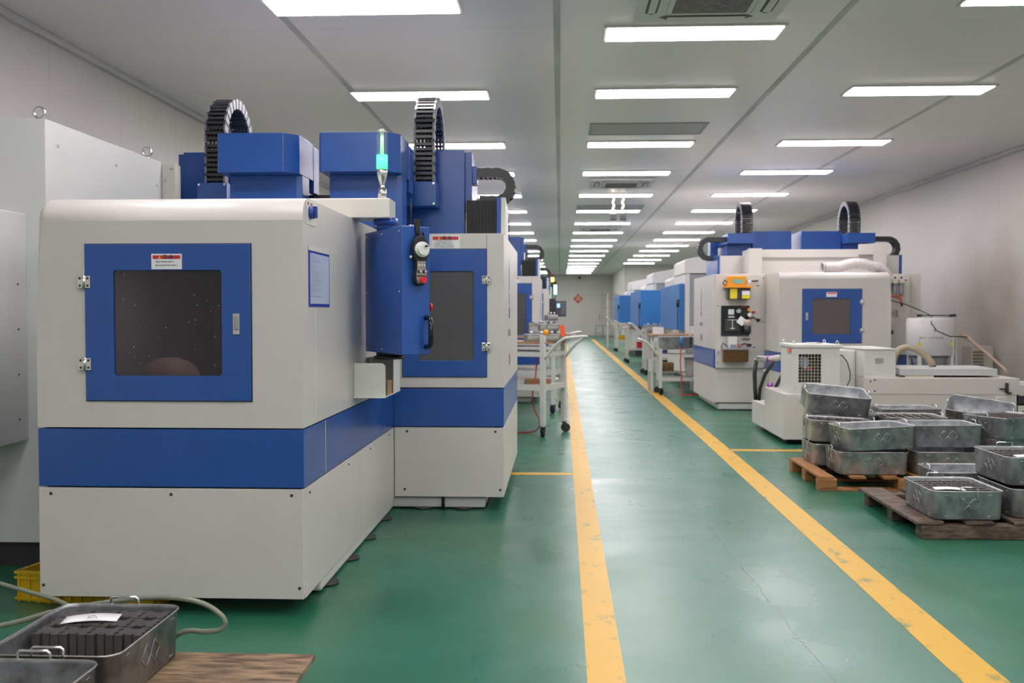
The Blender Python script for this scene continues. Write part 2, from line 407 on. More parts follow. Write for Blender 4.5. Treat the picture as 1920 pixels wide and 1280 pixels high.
# painted floor lines
def quad_line(n, x0, y0, x1, y1, wd):
    m = MB(); d = Vector((x1-x0, y1-y0, 0)).normalized(); s = Vector((-d.y, d.x, 0))*wd/2
    p = [Vector((x0, y0, 0))-s, Vector((x0, y0, 0))+s, Vector((x1, y1, 0))+s, Vector((x1, y1, 0))-s]
    m.prism([(q.x, q.y) for q in p], 'Z', 0, .0015)
    struct(m.build('trim_%d' % n, LINE))
quad_line(9, .143, -3, .232, 40, .128)
quad_line(10, 1.375, -3, 1.435, 9, .155); quad_line(11, 1.435, 9, 1.46, 45, .155)
quad_line(12, .10, 7.49, -2.6, 7.49, .11); quad_line(13, 1.50, 8.86, 4.4, 8.86, .11)
# door at the far wall
d = struct(box('door_1', WALLX, None, 1.28, 2.18, YF-.04, YF, 0, 2.1, .004))
fr = MB(); fr.box(1.22, 1.28, YF-.05, YF, 0, 2.16); fr.box(2.18, 2.24, YF-.05, YF, 0, 2.16); fr.box(1.22, 2.24, YF-.05, YF, 2.10, 2.16); fr.build('door_frame', TRIMW, d)
MB().box(2.06, 2.11, YF-.09, YF-.04, .8, 1.1, .004).build('door_handle', GREYP, d)

# red diamond sign, camera
sg = thing('diamond_sign', 'red diamond shaped paper sign with a character on the far end wall', 'sign', (.95, YF-.01, 1.93))
m = MB(); m.prism([(.95-.26, 1.93), (.95, 1.67), (.95+.26, 1.93), (.95, 2.19)], 'Y', YF-.012, YF-.002); m.build('sign_sheet', mat('red_paper', (.62, .10, .09), .6), sg)
text('福', .27, mat('gold_print', (.78, .50, .28), .5), sg, (.95, YF-.014, 1.93), R_FRONT, bold=.004)
cc = thing('security_camera', 'small dark camera fixed high on the far end wall above the red sign', 'camera', (1.02, YF, 3.02))
box('mount', TRIMW, cc, 1.0, 1.06, YF-.1, YF, 3.06, 3.12, .004); box('camera_body', DARKM, cc, .96, 1.08, YF-.22, YF-.06, 2.97, 3.08, .01)
fl = thing('metal_stand', 'small grey tube frame stand by the far end door', 'stand', (2.1, 50, 0))
m = MB()
for x in (1.78, 2.14):
    for y in (49.8, 50.2): m.bar((x, y, 0), (x, y, .55), .03, .03)
for z in (.15, .54):
    for y in (49.8, 50.2): m.bar((1.78, y, z), (2.14, y, z), .03, .03)
    for x in (1.78, 2.14): m.bar((x, 49.8, z), (x, 50.2, z), .03, .03)
m.build('stand_frame', GREYP, fl)

# ---------------------------------------------------------------- ceiling lights
cl = thing('ceiling_light', 'lit flush rectangular ceiling light panel', 'ceiling light', (0, 0, CEIL))
m = MB(); m.box(-.62, .62, -.185, -.158, -.012, 0); m.box(-.62, .62, .158, .185, -.012, 0); m.box(-.62, -.597, -.158, .158, -.012, 0); m.box(.597, .62, -.158, .158, -.012, 0)
m.M = Matrix.Translation((0, 0, CEIL)); m.bm.transform(m.M); m.build('light_frame', TRIMW, cl)
m = MB(); m.box(-.597, .597, -.158, .158, -.016, -.001); m.bm.transform(Matrix.Translation((0, 0, CEIL))); m.build('diffuser', PANEL_ON, cl)
NROW = ['over the nearest white cabinet', 'second row from the camera', 'third', 'fourth', 'fifth', 'sixth', 'seventh', 'eighth', 'ninth', 'tenth', 'eleventh', 'twelfth', 'thirteenth', 'fourteenth', 'fifteenth', 'sixteenth', 'seventeenth']
rows = [8.95, 11.65, 14.05, 16.7, 19.3, 21.95, 24.5, 27.0, 29.4, 31.8, 34.4, 37.2, 39.8, 42.4, 44.9, 47.3, 49.7]
ORD = ['first', 'second', 'third', 'fourth', 'fifth', 'sixth', 'seventh', 'eighth', 'ninth', 'tenth', 'eleventh', 'twelfth', 'thirteenth', 'fourteenth', 'fifteenth', 'sixteenth', 'seventeenth', 'eighteenth']
first = True
for cx, nm, ys in ((-1.25, 'left', [6.33]+rows), (.92, 'middle', [7.05]+rows), (3.13, 'right', [6.33]+[r for r in rows if r < 41])):
    for k, y in enumerate(ys):
        c = cl if first else copy_tree(cl); first = False
        c.location = (cx, y, CEIL)
        c['label'] = 'lit ceiling light panel, %s from the camera in the %s column of lights' % (ORD[k], nm)
        c['group'] = 'flush ceiling light panels'
for cx in (-1.25, .92, 3.13):
    for y in (3.9, 1.5, -1.0, -3.5):
        c = copy_tree(cl); c.location = (cx, y, CEIL); c['label'] = 'lit ceiling light panel outside the picture, nearer than the first row'; c['group'] = 'ceiling lights behind the view'

# ceiling access panels and cassette air units
for x0, y, lab in ((.32, 10.7, 'plain grey flush ceiling hatch between the second and third middle lights'), (.33, 18.6, 'plain grey flush ceiling hatch in front of the hanging cords')):
    p = thing('ceiling_hatch', lab, 'hatch', (.92, y, CEIL))
    fr = MB(); fr.box(.31, 1.53, y-.33, y-.30, CEIL-.01, CEIL); fr.box(.31, 1.53, y+.30, y+.33, CEIL-.01, CEIL); fr.box(.31, .34, y-.3, y+.3, CEIL-.01, CEIL); fr.box(1.5, 1.53, y-.3, y+.3, CEIL-.01, CEIL)
    fr.build('hatch_frame', GREYP, p); box('hatch_panel', mat('hatch_grey', (.42, .43, .42), .5), p, .34, 1.5, y-.3, y+.3, CEIL-.006, CEIL-.001, 0)
def cassette(x, y, lab):
    t = thing('cassette_air_unit', lab, 'air conditioner', (x, y, CEIL), group='cassette air conditioners in the ceiling')
    s = .475; r = .04
    m = MB(); m.box(x-s, x+s, y-s, y+s, CEIL-.04, CEIL, .012); m.build('casing', ACW, t)
    m = MB(); m.box(x-.27, x+.27, y-.27, y+.27, CEIL-.052, CEIL-.038, .012, 3); m.build('intake_frame', ACW, t)
    f = MB(); f.box(x-.235, x+.235, y-.235, y+.235, CEIL-.056, CEIL-.05, .002); f.build('intake_filter', FILTER, t)
    for a in range(4):
        m = MB(); pts = [(-.26, -.40), (.26, -.40), (.30, -.36), (.26, -.325), (-.26, -.325), (-.30, -.36)]
        ca, sa = math.cos(a*PI/2), math.sin(a*PI/2)
        m.prism([(x+p[0]*ca-p[1]*sa, y+p[0]*sa+p[1]*ca) for p in pts], 'Z', CEIL-.043, CEIL-.039)
        m.build('air_slot', mat('slot_dark', (.10, .10, .10), .6), t)
        m = MB(); pts = [(-.25, -.385), (.25, -.385), (.25, -.34), (-.25, -.34)]
        m.prism([(x+p[0]*ca-p[1]*sa, y+p[0]*sa+p[1]*ca) for p in pts], 'Z', CEIL-.050, CEIL-.045); m.build('louvre', ACW, t)
cassette(.94, 6.19, 'dusty white square air unit in the ceiling, nearest the camera')
cassette(.91, 15.05, 'white square air unit in the ceiling before the hanging cords')
cassette(.92, 23.2, 'small looking far air unit behind the hanging cords')
cassette(.92, 33.1, 'farthest air unit among the packed far ceiling lights')
for x, lab, hot in ((.895, 'hanging pull cord lamp with a glowing warm knob, left of two', True), (1.056, 'hanging pull cord with a dark box end, right of two', False)):
    t = thing('hanging_cord', lab, 'hanging lamp', (x, 16.9, CEIL))
    MB().lathe([(.05, -.02), (.06, 0)], (x, 16.9, CEIL-.001)).build('ceiling_rose', GREYP, t)
    MB().tube([(x+.012*math.sin(k*1.7), 16.9, CEIL-.02-.03*k) for k in range(8)], .018, 8).build('cord_loop', mat('beige_cord', (.55, .45, .36), .6), t)
    if hot: MB().lathe([(.01, -.05), (.05, -.03), (.06, 0), (.045, .035), (.01, .05)], (x, 16.9, CEIL-.27)).build('lamp_knob', SPARK, t)
    box('end_box', DARKM, t, x-.05, x+.05, 16.85, 16.95, CEIL-.40, CEIL-.29, .008)
#@@MACHINES
# ---------------------------------------------------------------- machine parts
def screw(parent, x, y, z, n=(0, -1, 0), r=.0055, m=None):
    n = Vector(n); p = Vector((x, y, z))
    return MB().cyl(p, p+n*.004, r, 10, r*.7).build('screw', m or STEEL, parent)
def chain_path(kind, c, R, L1, L2):
    """U-shaped centre line. kind 'V': loop upwards in the Y-Z plane at x=c[0]; 'R'/'L': loop sideways in the X-Z plane"""
    out = []
    def add(a, b): out.append((a, b))
    st = .03
    if kind == 'V':
        z = 0.
        n1 = int(L1/st)
        for i in range(n1): add(Vector((c[0], c[1]-R, c[2]-L1+i*st)), Vector((0, -1, 0)))
        na = int(PI*R/st)
        for i in range(na+1):
            t = PI - PI*i/na; add(Vector((c[0], c[1]+R*math.cos(t), c[2]+R*math.sin(t))), Vector((0, math.cos(t), math.sin(t))))
        for i in range(1, int(L2/st)): add(Vector((c[0], c[1]+R, c[2]-i*st)), Vector((0, 1, 0)))
    else:
        s = 1 if kind == 'R' else -1
        for i in range(int(L1/st)): add(Vector((c[0]-s*(L1-i*st), c[1], c[2]+R)), Vector((0, 0, 1)))
        na = int(PI*R/st)
        for i in range(na+1):
            t = PI/2 - PI*i/na; add(Vector((c[0]+s*R*math.cos(t), c[1], c[2]+R*math.sin(t))), Vector((s*math.cos(t), 0, math.sin(t))))
        for i in range(1, int(L2/st)): add(Vector((c[0]-s*i*st, c[1], c[2]-R)), Vector((0, 0, -1)))
    return out
def cable_chain(parent, kind, c, R, L1, L2, wd=.13, h=.062, name='cable_chain', grey=True):
    path = chain_path(kind, c, R, L1, L2)
    wv = Vector((1, 0, 0)) if kind == 'V' else Vector((0, 1, 0))
    m = MB()
    for i, (p, nrm) in enumerate(path):
        q = path[min(i+1, len(path)-1)][0] - path[max(i-1, 0)][0]; q.normalize()
        for sgn in (-1, 1):
            m.mi = 1 if grey and i % 2 else 0
            a = p + wv*sgn*(wd/2 - (.006 if i % 2 else .009))
            m.bar(a-q*.019, a+q*.019, .012, h if i % 2 else h*.92, up=nrm)
        m.mi = 0
        for sg in (-1, 1):
            b = p + nrm*sg*(h/2-.004)
            m.bar(b-q*.0085, b+q*.0085, wd-.02, .006, up=nrm)
        b = p
        if i % 3 == 0: m.bar(b-q*.004, b+q*.004, wd-.02, h*.7, up=nrm)
    o = m.build(name, [CHAIN, CHAING], parent)
    cb = MB()
    for k in (-.035, -.012, .012, .035):
        cb.tube([p + wv*k for p, n_ in path[::2]], .009, 6)
    cb.build('cable', RUB, o)
    return o
def hinge(parent, x, y, z, s=1.):
    m = MB(); m.box(x-.026*s, x-.003, y-.008, y, z-.025*s, z+.025*s, .0015); m.box(x+.003, x+.026*s, y-.008, y, z-.025*s, z+.025*s, .0015)
    m.cyl((x, y-.008, z-.025*s), (x, y-.008, z+.025*s), .006*s, 10)
    m.mi = 1
    for a in (-.0155, .0155):
        for b in (-.0145, .0145): m.cyl((x+a*s, y-.0085, z+b*s), (x+a*s, y-.0075, z+b*s), .0052*s, 10)
    return m.build('hinge', [CHROME, DARKM], parent)
def latch(parent, x, y, z):
    m = MB(); m.box(x-.0135, x+.0135, y-.004, y, z-.042, z+.042, .0015); o = m.build('door_latch', CHROME, parent)
    return o
def latch_pull(parent, x, y, z):
    m = MB(); m.box(x-.0075, x+.0075, y-.0075, y-.004, z-.024, z+.03, .0035, 3); m.build('door_latch', CHROME, parent) if False else m.build('latch_pull', STEEL, parent)
def warning_label(parent, x0, x1, z0, z1, y, wide=False, lod=False):
    m = MB(); m.mi = 0; m.box(x0, x1, y-.0012, y, z0, z1); W = x1-x0; H = z1-z0
    b = .05*W
    m.mi = 1; m.box(x0+b*.9, x1-b*.9, y-.0018, y-.001, z1-.34*H, z1-.10*H)
    m.mi = 3; tx = x0+W*.27; tz = z1-.30*H; m.prism([(tx-.045*W, tz), (tx+.045*W, tz), (tx, tz+.17*H)], 'Y', y-.0024, y-.0018)
    if not lod:
        merge_text(m, '警', .13*W, (x0+W*.46, y-.0022, z1-.22*H), R_FRONT, mi=2, bold=.0008)
        merge_text(m, '告', .13*W, (x0+W*.65, y-.0022, z1-.22*H), R_FRONT, mi=2, bold=.0008)
        if wide:
            for k, t in enumerate(('加工时请勿打开防护门，', '必须停机后再打开门。', '操作前，请阅读说明书，', '注意旋转部件，严禁触摸，', '非专业人员请勿操作机床。')):
                merge_text(m, t, .062*W, (x0+W*.47, y-.0016, z1-(.42+.115*k)*H), R_FRONT, mi=4)
        else:
            merge_text(m, '机床工作时应关上防护门。', .055*W, (x0+W*.47, y-.0016, z1-.52*H), R_FRONT, mi=2, sx=.98)
            merge_text(m, '机床工作过程中严禁打开防护门。', .055*W, (x0+W*.52, y-.0016, z1-.76*H), R_FRONT, mi=2, sx=.95)
    return m.build('warning_label', [PAPER, REDP, INK, YELL, INKG], parent)
def door(parent, x0, x1, z0, z1, hx0, hx1, hz0, hz1, y, pane, hx, lx, lab=None, lod=False, yb=None):
    m = MB(); m.frame(x0, x1, z0, z1, hx0, hx1, hz0, hz1, y-.012, y+.006, .012)
    d = m.build('door', BLUE, parent, bev=.002)
    box('window_pane', pane, d, hx0-.005, hx1+.005, y-.004, y+.002, hz0-.005, hz1+.005, 0)
    for z in (z0+(z1-z0)*.235, z0+(z1-z0)*.76): hinge(d, hx, y-.012, z, 1.0)
    if lx is not None:
        latch(d, lx, y-.012, (z0+z1)/2-.005); latch_pull(d, lx, y-.012, (z0+z1)/2-.005)
    if lab: warning_label(d, *lab, y-.012, lod=lod)
    g = MB(); e = .004
    g.frame(x0-e, x1+e, z0-e, z1+e, x0+.01, x1-.01, z0+.01, z1-.01, y-.0015, y+.001, .004); g.build('door_gap', DARKM, parent)
    return d
def logo(parent, x, y, z, R, right, s=1., m_up=None):
    """maker's emblem on a side face: tall blue spire, red and blue letters, grey and blue-red words"""
    mb = MB(); r = Vector(right)
    P = Vector((x, y, z))
    n = R @ Vector((0, 0, 1))
    def tri(pts, mi):
        mb.mi = mi
        A = [mb.bm.verts.new(P + r*a + Vector((0, 0, b)) + n*.001) for a, b in pts]
        f = mb.bm.faces.new(A); f.material_index = mi
    tri([(-.075*s, .10*s), (-.05*s, .10*s), (0, .30*s), (.05*s, .10*s), (.075*s, .10*s), (0, .60*s)], 0)
    def T(b, size, dz, mi, sx=1.): merge_text(mb, b, size*s, P + Vector((0, 0, dz*s)) + n*.001, R, sx=sx, mi=mi, bold=.002)
    T('K', .17, .0, 1, 1.2); T('M', .19, -.155, 2, 1.25); T('DAHTOOLS', .11, -.40, 3); T('R2', .19, -.73, 0, .8)
    mb2 = mb
    merge_text(mb2, '0', .19*s, P + r*.13*s + Vector((0, 0, -.73*s)) + n*.001, R, mi=1, bold=.004)
    return mb.build('emblem', [INKB, INKR, mat('faded_plum_ink', (.40, .14, .27), .6), INKG], parent)

def lamp_post(parent, x, y, z):
    l = MB().lathe([(.022, 0), (.022, .05), (.012, .051), (.012, .07), (.022, .10), (.026, .125), (.027, .145)], (x, y, z), 24).build('signal_lamp', CHROME, parent)
    MB().lathe([(.027, .145), (.027, .215)], (x, y, z), 24).build('green_section', GREEN_ON, l)
    MB().lathe([(.009, .215), (.009, .335)], (x, y, z), 12).build('inner_rod', mat('pale_green_rod', (.75, .9, .84), .3, emit=(.5, 1, .75), estr=.15), l)
    MB().lathe([(.0265, .215), (.0265, .325), (.022, .338), (.008, .345)], (x, y, z), 24).build('clear_tube', TUBE, l)
    MB().lathe([(.024, .323), (.02, .334), (.006, .341)], (x, y, z), 24).build('tube_cap', CHROME, l)

def control_box(parent, lod=False):
    # plan corners (near edge, right edge, back edge, left edge)
    A = Vector((-.742, 4.65)); B = Vector((-.622, 4.742)); D = Vector((-1.005, 5.105)); C_ = B + (D-A)
    z0, z1 = 1.018, 1.626
    b = MB().prism([tuple(A), tuple(B), tuple(C_), tuple(D)], 'Z', z0, z1).build('control_box', BLUE, parent, bev=.004)
    fl = (D-A).normalized(); fn = Vector((-fl.y, fl.x)); fn = fn if fn.y < 0 else -fn
    fr = (B-A).normalized(); rn = Vector((fr.y, -fr.x)); rn = rn if rn.y < 0 else -rn
    Lf = (D-A).length
    for a, z in ((.03, .02), (.03, .30), (.03, .585), (.27, .02), (.27, .585), (Lf-.03, .02), (Lf-.03, .30), (Lf-.03, .585)):
        p = A + fl*a; screw(b, p.x, p.y, z0+z, (fn.x, fn.y, 0), .005, CHROME)
    # swivel post below the arm
    c = MB(); c.cyl((-.875, 4.98, 1.62), (-.875, 4.98, 1.69), .045, 20); c.cyl((-.875, 4.98, 1.655), (-.875, 4.98, 1.69), .062, 20); c.build('swivel_collar', BLUE, parent)
    c = MB(); c.cyl((-.86, 4.98, 1.0), (-.86, 4.98, 1.02), .065, 24); c.cyl((-.86, 4.98, .985), (-.86, 4.98, 1.0), .078, 24); c.build('swivel_ring', BLACK, parent)
    if lod: return b
    # grab handle on the right edge
    rr = Vector((fr.x, fr.y, 0)); nn = Vector((rn.x, rn.y, 0))
    h0 = Vector((B.x, B.y, 0)) - rr*.022 + nn*.0
    pts = []
    for t in range(7): pts.append(h0 + nn*(.0+.045*min(1, t/2)) + rr*0 + Vector((0, 0, 1.19 - .0)))
    hp = [h0+Vector((0, 0, 1.195)), h0+nn*.035+Vector((0, 0, 1.193)), h0+nn*.047+Vector((0, 0, 1.18)), h0+nn*.048+Vector((0, 0, 1.12)), h0+nn*.047+Vector((0, 0, 1.07)), h0+nn*.035+Vector((0, 0, 1.057)), h0+Vector((0, 0, 1.055))]
    m = MB(); m.tube(hp, [.012, .010, .0125, .0125, .0125, .010, .012], 14); m.build('grab_handle', mat('glossy_black', (.006, .006, .007), .12), b)
    e = Vector((C_.x, C_.y, 0)) if False else Vector((B.x, B.y, 0)) + Vector((fl.x, fl.y, 0))*.05
    m = MB(); m.cyl(e+rr*0+Vector((0, 0, 1.245)), e+rr*.018+Vector((0, 0, 1.245)), .014, 14); m.cyl(e+rr*.016+Vector((0, 0, 1.245)), e+rr*.028+Vector((0, 0, 1.245)), .02, 18); m.build('stop_button', RED, b)
    return b
def pendant(x, y, z, nn, rr):
    """hand wheel control hanging on the box; nn = outward, rr = right"""
    n = Vector(nn).normalized(); r = Vector(rr).normalized(); u = Vector((0, 0, 1)); O = Vector((x, y, z))
    t = thing('pendant_controller', 'black handheld pendant with white hand wheel and red knob on the blue box', 'remote control', (x, y, z))
    M = Matrix((r, n, u)).transposed().to_4x4(); M.translation = O
    def bld(m, nm, mt, par): m.bm.transform(M); return m.build(nm, mt, par)
    m = MB()
    out = [(-.018, .045), (.018, .045), (.034, .02), (.041, -.02), (.036, -.055), (.026, -.08), (.025, -.115), (.031, -.15), (.026, -.178), (.012, -.19), (-.012, -.19), (-.026, -.178), (-.031, -.15), (-.025, -.115), (-.026, -.08), (-.036, -.055), (-.041, -.02), (-.034, .02)]
    m.prism(out, 'Y', .004, .042); body = bld(m, 'pendant_body', BLACK, t)
    bv = body.modifiers.new('b', 'BEVEL'); bv.width = .005; bv.segments = 2
    m = MB(); m.prism([(-.021, -.075), (.021, -.075), (.023, -.115), (.028, -.142), (-.028, -.142), (-.023, -.115)], 'Y', .042, .0435); m.prism([(-.028, -.148), (.028, -.148), (.021, -.178), (-.021, -.178)], 'Y', .042, .0435); bld(m, 'face_plate', mat('pendant_face', (.38, .34, .33), .3, metal=.5), body)
    c = Vector((0, .042, -.02))
    m = MB(); m.cyl(c, c+Vector((0, .014, 0)), .036, 28); m.cyl(c+Vector((0, .014, 0)), c+Vector((0, .026, 0)), .030, 28, .028); hw = bld(m, 'hand_wheel', mat('white_knob', (.72, .72, .70), .3), t)
    m = MB(); m.cyl(c+Vector((.008, .026, .014)), c+Vector((.008, .042, .014)), .005, 10); bld(m, 'crank_knob', BLACK, hw)
    for a in (-.014, 0, .014):
        m = MB(); m.cyl((a, .0435, -.094), (a, .048, -.094), .0045, 10); bld(m, 'push_button', WHITE2, body)
    for a in (-.014, .014):
        m = MB(); m.cyl((a, .0435, -.124), (a, .053, -.124), .008, 12); m.mi = 1; m.box(a-.002, a+.006, .053, .056, -.128, -.118); bld(m, 'selector_knob', [BLACK, WHITE2], body)
    m = MB(); m.cyl((.002, .0435, -.163), (.002, .053, -.163), .010, 14); m.cyl((.002, .053, -.163), (.002, .066, -.163), .0155, 18); bld(m, 'stop_knob', RED, body)
    m = MB(); m.cyl((-.04, .02, -.055), (-.048, .02, -.055), .006, 10); bld(m, 'side_button', WHITE2, body)
    m = MB(); m.prism([(-.019, .125), (.014, .125), (.014, .105), (.008, .09), (.008, .05), (-.012, .05), (-.012, .09), (-.019, .105)], 'Y', .002, .012); bld(m, 'hanger_bracket', BLACK, t)
    m = MB(); m.tube([(-.0, .02, .04), (-.0, .02, .06), (.022, .02, .062), (.026, .02, .04)], .005, 8); bld(m, 'hook_loop', BLACK, body)
    return t

def machine_left(label, group, lod=False):
    """white and blue machining centre, protruding front block plus a wing behind; nearest one in world coordinates"""
    t = thing('machining_center', label, 'machine', (-1.5, 6, 0), group=group)
    bx0, bx1, by0, by1, wx1, wy0, wy1 = -2.105, -1.02, 3.91, 6.07, -.343, 6.07, 8.0
    # --- front block upper shell with rounded top edge and hollow chamber
    R = .095; prof = [(by1, .757), (by1, 1.68)] + [(by0+R-R*math.sin(a), 1.68-R+R*math.cos(a)) for a in [PI/2*i/10 for i in range(11)]] + [(by0, .757)]
    m = MB(); m.prism(prof, 'X', bx0, bx1, smooth=range(2, 12))
    eds = [e for e in m.bm.edges if abs(e.verts[0].co.x-bx0) < 1e-5 and abs(e.verts[1].co.x-bx0) < 1e-5 and min(e.verts[0].co.z, e.verts[1].co.z) > 1.58]
    bmesh.ops.bevel(m.bm, geom=eds, offset=.045, segments=5, affect='EDGES', profile=.5)
    up = m.build('front_enclosure', WHITE, t)
    cut = MB().box(-1.84, -1.29, 3.5, 5.2, .90, 1.44).build('cut', WHITE, t)
    bo = up.modifiers.new('c', 'BOOLEAN'); bo.operation = 'DIFFERENCE'; bo.object = cut; bo.solver = 'EXACT'
    dg = bpy.context.evaluated_depsgraph_get(); dg.update()
    me = bpy.data.meshes.new_from_object(up.evaluated_get(dg)); up.modifiers.clear(); up.data = me; bpy.data.objects.remove(cut)
    inn = MB(); X0, X1, Y1, Z0, Z1 = -1.838, -1.292, 5.198, .902, 1.438
    for q in ([(X0, 3.93, Z0), (X0, Y1, Z0), (X0, Y1, Z1), (X0, 3.93, Z1)], [(X1, 3.93, Z0), (X1, Y1, Z0), (X1, Y1, Z1), (X1, 3.93, Z1)], [(X0, Y1, Z0), (X1, Y1, Z0), (X1, Y1, Z1), (X0, Y1, Z1)], [(X0, 3.93, Z0), (X1, 3.93, Z0), (X1, Y1, Z0), (X0, Y1, Z0)], [(X0, 3.93, Z1), (X1, 3.93, Z1), (X1, Y1, Z1), (X0, Y1, Z1)]):
        inn.bm.faces.new([inn.bm.verts.new(p) for p in q])
    ch = inn.build('work_chamber', mat('chamber_grey', (.55, .54, .57), .6), t)
    ld = bpy.data.lights.new('chamber_fill_light', 'AREA'); ld.energy = .6; ld.size = .12; lo_ = bpy.data.objects.new('chamber_fill_light', ld); COL.objects.link(lo_); lo_.parent = t; lo_.location = Vector((-1.5, 4.06, 1.43)) - t.location  # unseen area light, added to brighten the chamber behind the pane
    MB().lathe([(.125, .0), (.125, .05), (.11, .085), (.08, .11), (.04, .125), (.01, .128)], (-1.66, 4.16, .90), 28).build('rotary_fixture', mat('fixture_brown', (.62, .44, .37), .5), ch)
    # --- wing shell
    wp = [(-2.67, wy0+.03), (-2.67, wy1), (wx1, wy1), (wx1, wy0), (-.98, wy0), (-.98, wy0+.03)]
    wing = MB().prism([(-.98, wy0), (wx1, wy0), (wx1, wy1), (-2.67, wy1), (-2.67, wy0+.02), (-1.02, wy0+.02)], 'Z', .757, 1.70).build('wing_enclosure', WHITE, t, bev=.004)
    # stripe panels
    m = MB(); m.box(bx0, bx1, by0+.002, by1, .518, .751, .002); m.build('blue_stripe_panel', BLUE, t)
    m = MB(); m.box(-2.67, wx1, wy0+.002, wy1, .518, .751, .002); m.build('blue_stripe_panel', BLUE, t)
    # lower skirts (sheet, hollow beneath)
    m = MB(); m.box(bx0, bx1-.003, by0, by0+.02, .07, .512, .002); sk = m.build('front_skirt', WHITE, t)
    m = MB(); m.box(bx1-.02, bx1, by0+.02, by1, .07, .512, .002); sk2 = m.build('side_skirt', WHITE, t)
    m = MB(); m.box(-1.018, wx1-.003, wy0, wy0+.02, .085, .512, .002); sk3 = m.build('wing_skirt', WHITE, t)
    m = MB(); m.box(wx1-.02, wx1, wy0+.02, wy1, .085, .512, .002); m.build('wing_side_skirt', WHITE, t)
    m = MB(); m.box(bx0+.02, bx1-.03, by0+.03, by1, .27, .515); m.box(-2.6, wx1-.03, wy0+.03, wy1, .2, .515); m.build('inner_frame', DARKM, t)
    # cast base and pads
    m = MB(); m.box(-2.0, -1.032, 4.24, 6.115, .010, .19, .012, 2); m.box(-2.5, -.46, 6.115, 7.85, .010, .075, .012, 2); m.box(-2.4, -.55, 6.3, 7.7, .075, .18)
    base = m.build('cast_base', WHITE2, t)
    for x, y in ((-1.05, 4.40), (-1.05, 4.85), (-1.05, 5.3), (-1.05, 5.8), (-.85, 6.14), (-.6, 6.14), (-1.9, 4.45), (-.5, 7.5), (-.48, 6.9)):
        MB().cyl((x, y, 0), (x, y, .012), .06, 14).build('leveling_pad', DARKM, base)
    MB().cyl((-.72, 6.098, 0), (-.72, 6.098, .27), .010, 10).build('drain_pipe', DARKM, t)
    for z, xs in ((.488, (-2.055, -1.56, -1.07)), (.115, (-2.09, -1.04))):
        for x in xs: screw(sk, x, by0, z, r=.007, m=DARKM)
    for z, xs in ((.488, (-.94, -.395)), (.13, (-.955, -.365))):
        for x in xs: screw(sk3, x, wy0, z, r=.008, m=DARKM)
    for y in (4.0, 4.75, 5.3, 5.9): screw(sk2, bx1, y, .485, (1, 0, 0), .006, DARKM)
    # thin joints on the side face
    m = MB(); m.box(bx1-.001, bx1+.0008, 4.118, 4.122, .757, 1.64); m.box(bx1-.001, bx1+.0008, 4.28, 4.284, .52, .75); m.box(bx1-.001, bx1+.0008, 5.1, 5.104, .08, .51); m.build('panel_joint', mat('pale_joint', (.75, .74, .70), .5), t)
    m = MB(); m.box(bx1-.001, bx1+.0008, by1-.006, by1-.001, .08, 1.64); m.box(-.4482, -.4458, wy0-.0008, wy0+.001, .83, 1.69); m.build('panel_joint', DARKM, t)
    # --- doors
    door(t, -1.899, -1.228, .866, 1.49, -1.782, -1.344, .966, 1.387, by0, PANE, -1.899, -1.284, (-1.625, -1.502, 1.391, 1.452), lod)
    wd = door(t, -.965, -.449, .825, 1.604, -.86, -.526, .925, 1.470, wy0, PANE2, -.449, None, None)
    if not lod:
        warning_label(wing, -.786, -.612, 1.605, 1.690, wy0, wide=True); warning_label(wing, -.975, -.792, 1.605, 1.690, wy0, wide=True)
    # isolator switch on the side + documents sleeve
    m = MB(); m.box(bx1, bx1+.003, 3.965, 4.125, 1.575, 1.672, .001); sw = m.build('switch_plate', WHITE2, t)
    m = MB(); m.cyl((bx1, 4.02, 1.625), (bx1+.022, 4.02, 1.625), .026, 20); m.box(bx1+.02, bx1+.034, 4.012, 4.028, 1.602, 1.65, .003); m.build('rotary_switch', mat('blue_knob', (.03, .06, .30), .25), sw)
    m = MB(); m.cyl((bx1+.002, 3.99, 1.66), (bx1+.006, 3.99, 1.66), .006, 10); m.cyl((bx1+.002, 4.045, 1.66), (bx1+.006, 4.045, 1.66), .006, 10); m.build('indicator_dot', mat('dark_red_dot', (.3, .02, .02), .4), sw)
    # --- arm, lamp, control box, tray
    arm = MB().box(-2.0, -.835, 4.86, 5.04, 1.683, 1.779, .004).build('control_arm', CREAM, t)
    for x in (-.93, -.85, -1.0): screw(arm, x, 4.95, 1.779, (0, 0, 1), .006, CHROME)
    if not lod: lamp_post(arm, -.878, 4.90, 1.779)
    cb = control_box(t, lod)
    m = MB(); x0, x1, y0, y1, z0 = -1.018, -.862, 4.88, 5.33, .80
    m.box(x0, x1, y0-.02, y1, z0-.004, z0); m.prism([(x0, z0), (x1, z0), (x1, z0+.155), (x1-.014, z0+.168), (x0, z0+.168)], 'Y', y0, y0+.004)
    m.box(x0, x1+.0, y1-.004, y1, z0, z0+.185); m.box(x1-.004, x1, y0+.25, y1, z0, z0+.185); m.box(x0-.0, x1, y0+.31, y1, z0+.181, z0+.185)
    m.build('side_tray', WHITE2, t)
    box('cable_duct', BLUE, t, bx1, bx1+.03, 5.0, 6.0, .60, .80, .003) if False else None
